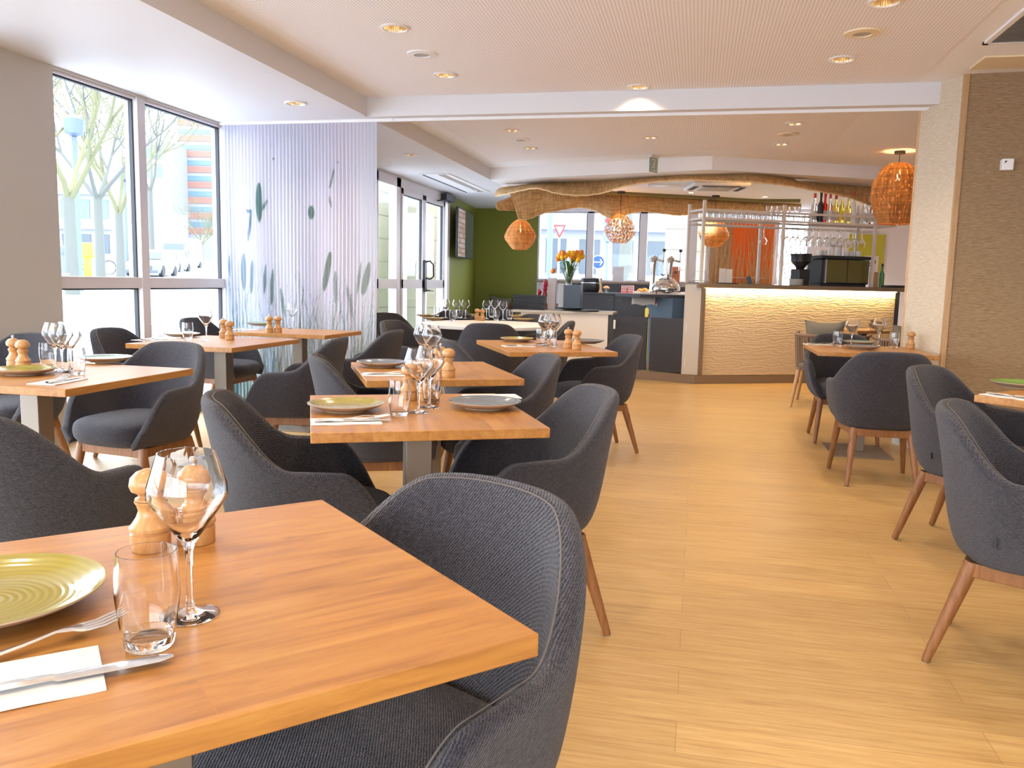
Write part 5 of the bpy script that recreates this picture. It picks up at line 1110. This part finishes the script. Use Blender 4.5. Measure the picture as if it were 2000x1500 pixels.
def pole(px, D, h, r, label, head=True, nm='street_lamp'):
    x, y, z = ray_xy(px, D); t = empty(nm, (x, y, z), 0, label, 'street lamp' if head else 'pole'); MB().tube([(0, 0, 0), (0, 0, h)], [r*1.1, r], 10).build('pole', M['lampblue'], t)
    if head: MB().lathe([(.05, h), (.28, h+.1), (.34, h+.55), (.05, h+.7), (.02, h+.9)], 14).build('lantern', M['lampblue'], t)
    return t
pole(156, 27, 4.9, .09, 'blue-grey street lamp beside the thick plane tree'); pole(249, 44, 4.9, .10, 'distant blue-grey street lamp left of the window post')
pole(1072, 22, 6, .07, 'thin blue pole outside the left pane behind the bar', False, 'sign_pole')
# cars
def car(px, D, L_, w, h, label, van=False):
    x, y, z = ray_xy(px, D); t = empty('parked_car' if not van else 'parked_van', (x, y, z), atan2(y, x)-pi/2-radians(16), label, 'car' if not van else 'van', 'parked cars')
    s = MB()   # local -Y is the nose that faces the viewer
    secs = [(0, .35, .62, .9), (.15, .2, .78, .98), (1.0, .2, .92, 1.0), (1.55, .2, h*.93, .84), (2.1, .2, h, .80), (L_-1.0, .2, h*.98, .80), (L_-.25, .2, h*.75, .86), (L_, .35, h*.55, .84)] if not van else [(0, .4, .9, .92), (.25, .25, 1.15, .98), (.8, .25, h*.80, .97), (1.2, .25, h, .92), (L_-.1, .25, h, .92), (L_, .4, h*.95, .9)]
    P = []
    for yy_, z0, z1, k in secs:
        ww = w/2; P.append([(-ww*.92, yy_, z0), (-ww, yy_, z0+.25), (-ww, yy_, min(z1, .9)), (-ww*k, yy_, z1-.06), (-ww*k*.8, yy_, z1), (ww*k*.8, yy_, z1), (ww*k, yy_, z1-.06), (ww, yy_, min(z1, .9)), (ww, yy_, z0+.25), (ww*.92, yy_, z0)])
    b = MB(); b.grid(P, closed_v=True); b.f += [tuple(range(10)), tuple((len(P)-1)*10+k for k in range(10))]; b.mi += [0, 0]; b.build('car_body', M['carw'], t, smooth=30)
    if not van: b = MB(); ww = w/2*.76; b.add([(-ww*1.1, .98, .95), (ww*1.1, .98, .95), (ww*.95, 1.52, h*.91), (-ww*.95, 1.52, h*.91)], [(0, 1, 2, 3)]); 
    else: b = MB(); ww = w/2*.86; b.add([(-ww, .30, 1.24), (ww, .30, 1.24), (ww*.95, .76, h*.79), (-ww*.95, .76, h*.79)], [(0, 1, 2, 3)])
    b.build('windscreen', M['cardark'], t)
    b = MB(); b.box((-w*.3, -.03, .38), (w*.3, .02, .56)); b.build('grille', M['cardark'], t); 
    for sx_ in (-1, 1): MB().box((sx_*w*.40-.14, -.0, .60), (sx_*w*.40+.14, .06, .74)).build('headlight', M['steel'], t)
    for sx_ in (-1, 1):
        for yy_ in (.85, L_-.85): MB().lathe([(.001, -.1), (.31, -.1), (.33, -.06), (.33, .06), (.31, .1), (.001, .1)], 20, T(sx_*(w/2-.09), yy_, .33) @ Matrix.Rotation(pi/2, 4, 'Y')).build('wheel', M['tyre'], t)
    return t
car(276, 43, 4.1, 1.78, 1.48, 'white parked car nearest to the window post'); car(316, 54, 4.1, 1.78, 1.5, 'second white parked car, behind the first'); car(338, 66, 5.2, 2.05, 2.5, 'tall white van at the far end of the parked row', True)
car(1330, 24, 4.2, 1.8, 1.45, 'pale parked car outside the window behind the beer taps')
# person walking
def person(px, D, h, label, shirt, trs):
    x, y, z = ray_xy(px, D); me = bpy.data.meshes.new('person'); k = h/1.75
    J = [((0, 0, .95), .15), ((0, 0, 1.20), .15), ((0, .01, 1.42), .14), ((0, .01, 1.52), .055), ((0, 0, 1.60), .09), ((0, 0, 1.70), .085), ((-.09, 0, .88), .10), ((-.10, -.12, .50), .07), ((-.10, .02, .10), .05), ((-.10, -.12, .03), .045), ((.09, 0, .88), .10), ((.11, .10, .50), .07), ((.11, .28, .12), .05), ((.11, .18, .04), .045), ((-.20, 0, 1.42), .06), ((-.25, .06, 1.15), .045), ((-.24, -.06, .92), .035), ((.20, 0, 1.42), .06), ((.25, -.05, 1.15), .045), ((.22, -.20, 1.0), .035)]
    E_ = [(0, 1), (1, 2), (2, 3), (3, 4), (4, 5), (0, 6), (6, 7), (7, 8), (8, 9), (0, 10), (10, 11), (11, 12), (12, 13), (2, 14), (14, 15), (15, 16), (2, 17), (17, 18), (18, 19)]
    me.from_pydata([tuple(c*k for c in j[0]) for j in J], E_, []); o = bpy.data.objects.new('person', me); COL.objects.link(o); sk = o.modifiers.new('skin', 'SKIN'); o.modifiers.new('s', 'SUBSURF').levels = 1
    for i, j in enumerate(J): me.skin_vertices[0].data[i].radius = (j[1]*k, j[1]*k)
    me.skin_vertices[0].data[0].use_root = True
    dg = bpy.context.evaluated_depsgraph_get(); nm = bpy.data.meshes.new_from_object(o.evaluated_get(dg)); o.modifiers.clear(); o.data = nm
    mats = [shirt, trs, mat('skin_tone', (.45, .28, .2), .6)]; nm.materials.clear(); [nm.materials.append(q) for q in mats]
    for f in nm.polygons: f.material_index = 1 if f.center.z < .93*k else (2 if f.center.z > 1.5*k else 0); f.use_smooth = True
    hr = MB().ball((0, .015*k, 1.70*k), .098*k, 8, .9).build('hair', M['rope'], o)
    o.location = (x, y, z); o.rotation_euler.z = atan2(y, x)-pi/2+.3; tag(o, label, 'person'); return o
person(363, 57, 1.72, 'person in a pale jacket and dark trousers walking on the street', M['carw'], M['tyre'])
person(122, 46, 1.72, 'person in dark clothes at the far left of the window', M['lampblue'], M['lampblue'])
# bicycle with yellow delivery box
x, y, z = ray_xy(186, 44); t = empty('bicycle', (x, y, z+.02), atan2(RT.y, RT.x), 'parked bicycle under the street trees', 'bicycle')
for wx in (-.95, .75): 
    w_ = MB().tube([(wx+.36*cos(a), 0, .38+.36*sin(a)) for a in [2*pi*k/28 for k in range(28)]], .025, 6, closed=True).build('wheel', M['tyre'], t)
    b = MB(); [b.tube([(wx, 0, .38), (wx+.35*cos(a), 0, .38+.35*sin(a))], .006, 4) for a in [2*pi*k/10 for k in range(10)]]; b.build('spokes', M['steel'], w_)
b = MB(); [b.tube([p, q], .026, 6) for p, q in (((-.95, 0, .38), (-.55, 0, .85)), ((-.95, 0, .38), (-.25, 0, .35)), ((-.25, 0, .35), (-.5, 0, .95)), ((-.25, 0, .35), (.45, 0, .85)), ((-.52, 0, .85), (.45, 0, .95)), ((.42, 0, 1.05), (.75, 0, .38)))]; b.build('bicycle_frame', M['lampblue'], t)
MB().tube([(.42, -.25, 1.1), (.42, 0, 1.05), (.42, .25, 1.1)], .02, 6).build('handlebar', M['tyre'], t); MB().ball((-.5, 0, 1.0), .12, 6, .4).build('saddle', M['tyre'], t)
x, y, z = ray_xy(172, 40); t = empty('delivery_box', (x, y, z), atan2(RT.y, RT.x), 'yellow letter box on a post under the street trees', 'letter box'); MB().box((-.3, -.2, .95), (.3, .2, 1.65)).build('box_body', M['yellow'], t, bevel=.04); MB().box((-.15, -.1, 0), (.15, .1, .95)).build('post', M['yellow'], t)
x, y, z = ray_xy(124, 36); bx('litter_bin', x, y, z, .5, .5, 1.05, M['lampblue'], 'blue-grey litter bin at the foot of the thick tree', 'bin')
# grass strips, kerbs, road markings
b = MB()
for px0, px1, D0, D1 in ((100, 262, 38, 42), (240, 262, 50, 58)):
    q = [ray_xy(px0, D0), ray_xy(px1, D0), ray_xy(px1, D1), ray_xy(px0, D1)]; b.add([(a[0], a[1], a[2]+.02) for a in q], [(0, 1, 2, 3)])
o = b.build('grass_verge', M['grassg']); tag(o, 'strip of green grass under the street trees', 'grass', kind='stuff')
k = 0
for D0, D1 in ((12.4, 12.75), (13.6, 13.8), (15.4, 15.9), (18.5, 19.2)):
    q = [ray_xy(60, D0*1.03), ray_xy(620, D0*.97), ray_xy(620, D1*.97), ray_xy(60, D1*1.03)]; o = MB().add([(a[0], a[1], a[2]+.012) for a in q], [(0, 1, 2, 3)]).build('road_marking', M['roadpaint']); k += 1
    tag(o, ('nearest', 'second nearest', 'third nearest', 'farthest')[k-1]+' white line painted across the road outside the lower window panes', 'road marking', 'white road lines')
# tower and street fronts
x, y, z = ray_xy(440, 150); a = atan2(RT.y, RT.x); t = empty('tower_block', (x, y, z-1), a, 'tall tower with orange and blue horizontal bands at the end of the street', 'building')
MB().box((-8.0, 0, 0), (26, 14, 62)).build('tower_wall', M['facade'], t)
for i in range(22):
    z_ = 5.5+i*2.7
    MB().box((-7.8, -.14, z_), (26, .02, z_+1.05)).build('brick_band', M['brickred'], t); MB().box((-7.8, -.1, z_+1.25), (26, .02, z_+2.1)).build('window_band', M['winblue'], t)
for i in range(9): MB().box((-1.1+i*3.6, -.3, 1.2), (-.6+i*3.6, .0, 62)).build('white_pier', M['paper'], t)
def block(px, D, w, h, label, rows, cols, rz=0, dpt=10, band=True):
    x, y, z = ray_xy(px, D); t = empty('building', (x, y, z-.5), atan2(RT.y, RT.x)+rz, label, 'building'); MB().box((-w/2, 0, 0), (w/2, dpt, h)).build('facade_wall', M['facade'], t)
    for r_ in range(rows):
        z_ = 1.4+r_*3.1
        for c_ in range(cols): xx = -w/2+(c_+.5)*w/cols; f = MB().box((xx-w/cols*.3, -.06, z_), (xx+w/cols*.3, .02, z_+1.7)).build('window', M['winblue'] if r_ else M['cardark'], t)
        if band: MB().box((-w/2, -.5, z_+2.15), (w/2, .0, z_+2.3)).build('ledge', M['roadwhite'], t)
    return t
block(135, 76, 9, 8.6, 'pale row building behind the street trees', 2, 5, radians(-8)); block(262, 108, 5, 7, 'pale building behind the parked cars', 2, 3, radians(-5)); block(308, 140, 3.2, 20, 'tall pale building left of the tower', 6, 2)
block(1150, 42, 12, 13, 'white building with a long canopy seen through the windows behind the bar', 3, 7, radians(6)); block(1320, 52, 10, 14, 'pale blue building seen through the right window behind the bar', 4, 5)
# side pillars outside the glass door and behind the bar
def pillar(x, y, w, d, label, h=4.2, rz=0):
    t = empty('stone_pillar', (x, y, -.1), rz, label, 'pillar', 'limestone pillars'); MB().box((-w/2, -d/2, 0), (w/2, d/2, h)).build('pillar_shaft', M['stone'], t)
    b = MB()
    for i in range(10): z_ = .3+i*.42; b.box((-w/2-.003, -d/2-.003, z_), (w/2+.003, d/2+.003, z_+.012))
    b.build('stone_joints', M['stonejoint'], t)
pillar(-6.1, 14.6, .8, .8, 'pale limestone pillar outside the glass door'); pillar(-5.05, 15.4, .7, .7, 'second limestone pillar further along outside the door')
v = atd(1325, 500, 17.5); pillar(v.x, v.y, .56, .5, 'yellowish limestone pillar outside the right window behind the bar'); v = atd(1363, 500, 18.2); pillar(v.x, v.y, .32, .5, 'white-lit narrow pillar right of the yellowish one')
t = empty('glass_screen', (-4.9, 12.9, -.1), radians(80), 'blue tinted glass screen outside the entrance door', 'glass screen'); MB().box((-1.2, -.01, 0), (1.2, .01, 2.9)).build('tinted_glass', M['pane_blue'], t)
for x in (-1.2, 0, 1.2): MB().box((x-.02, -.02, 0), (x+.02, .02, 2.9)).build('screen_post', M['frame'], t)
# signs
v = atd(1093, 448, 24); t = empty('yield_sign', (v.x, v.y, 0), radians(12), 'red and white triangular yield sign outside the window', 'road sign'); R3 = .46
def tri(r, y_): return [(-r, y_, v.z+r*.55), (r, y_, v.z+r*.55), (0, y_, v.z-r*1.18)]
b = MB(); b.add(tri(R3*.50*1.0, -.0)+[(p[0], .02, p[2]) for p in tri(R3*.5, 0)], [(0, 1, 2), (5, 4, 3), (0, 3, 4, 1), (1, 4, 5, 2), (2, 5, 3, 0)]); o = b.build('sign_border', M['roadred'], t); o.scale = (.80, 1, 1)
b = MB(); b.add([(0, -.005, v.z-.07), (-.095, -.005, v.z+.055), (.095, -.005, v.z+.055)], [(0, 1, 2)]); b = MB(); b.add([(-.115, -.006, v.z+.08), (.115, -.006, v.z+.08), (0, -.006, v.z-.16)], [(0, 1, 2)]); b.build('sign_face', M['roadwhite'], t)
MB().tube([(0, .05, gz(v.x, v.y)), (0, .05, v.z+.1)], .03, 8).build('sign_post', M['steel'], t)
v = atd(1168, 512, 20); t = empty('arrow_sign', (v.x, v.y, 0), radians(12), 'round blue road sign with a white arrow pointing right', 'road sign'); RM = T(0, 0, v.z) @ Matrix.Rotation(pi/2, 4, 'X')
MB().lathe([(.001, 0), (.165, 0), (.165, .012), (.001, .012)], 40, RM).build('sign_border', M['paper'], t); MB().lathe([(.001, .014), (.148, .014), (.148, .018), (.001, .018)], 40, RM).build('sign_disc', M['blue'], t)
b = MB(); b.box((-.10, -.024, v.z-.012), (.09, -.02, v.z+.012)); 
for sg_ in (1, -1): b.add([(.035, -.024, v.z+sg_*.075), (.060, -.024, v.z+sg_*.075), (.115, -.024, v.z), (.085, -.024, v.z)], [(0, 1, 2, 3)])
b.build('arrow', M['roadwhite'], t); MB().tube([(0, .03, gz(v.x, v.y)), (0, .03, v.z)], .03, 8).build('sign_post', M['steel'], t)
x, y, z = ray_xy(1184, 26); t = empty('traffic_light', (x, y, z), 0, 'traffic light beside the blue arrow sign', 'traffic light'); MB().tube([(0, 0, 0), (0, 0, 2.3)], .05, 8).build('pole', M['lampblue'], t); h_ = MB().box((-.12, -.1, 2.1), (.12, .1, 2.9)).build('signal_head', M['lampblue'], t); MB().lathe([(.001, 0), (.08, 0), (.08, .02), (.001, .02)], 16, T(0, -.1, 2.75) @ Matrix.Rotation(pi/2, 4, 'X')).build('red_lens', M['roadred'], h_)
b = MB(); q = [ray_xy(1180, 19), ray_xy(1235, 19), ray_xy(1235, 24), ray_xy(1180, 24)]
x, y, z = ray_xy(1200, 27); P = [[(x+(-.5+i/8)*1.9, y+(-.5+j/8)*2, z+.75*max(0, sin(pi*i/8)*sin(pi*j/8))**.7-.02) for j in range(9)] for i in range(9)]; tag(MB().grid(P).build('clipped_shrub', M['grassg']), 'low bright green shrub outside the middle window', 'shrub')
x, y, z = ray_xy(1075, 24); P = [[(x+(-.5+i/8)*1.6, y+(-.5+j/8)*2, z+.95*max(0, sin(pi*i/8)*sin(pi*j/8))**.7-.02) for j in range(9)] for i in range(9)]; tag(MB().grid(P).build('clipped_shrub', M['grassg']), 'pale green shrub outside the left window behind the tulips', 'shrub')
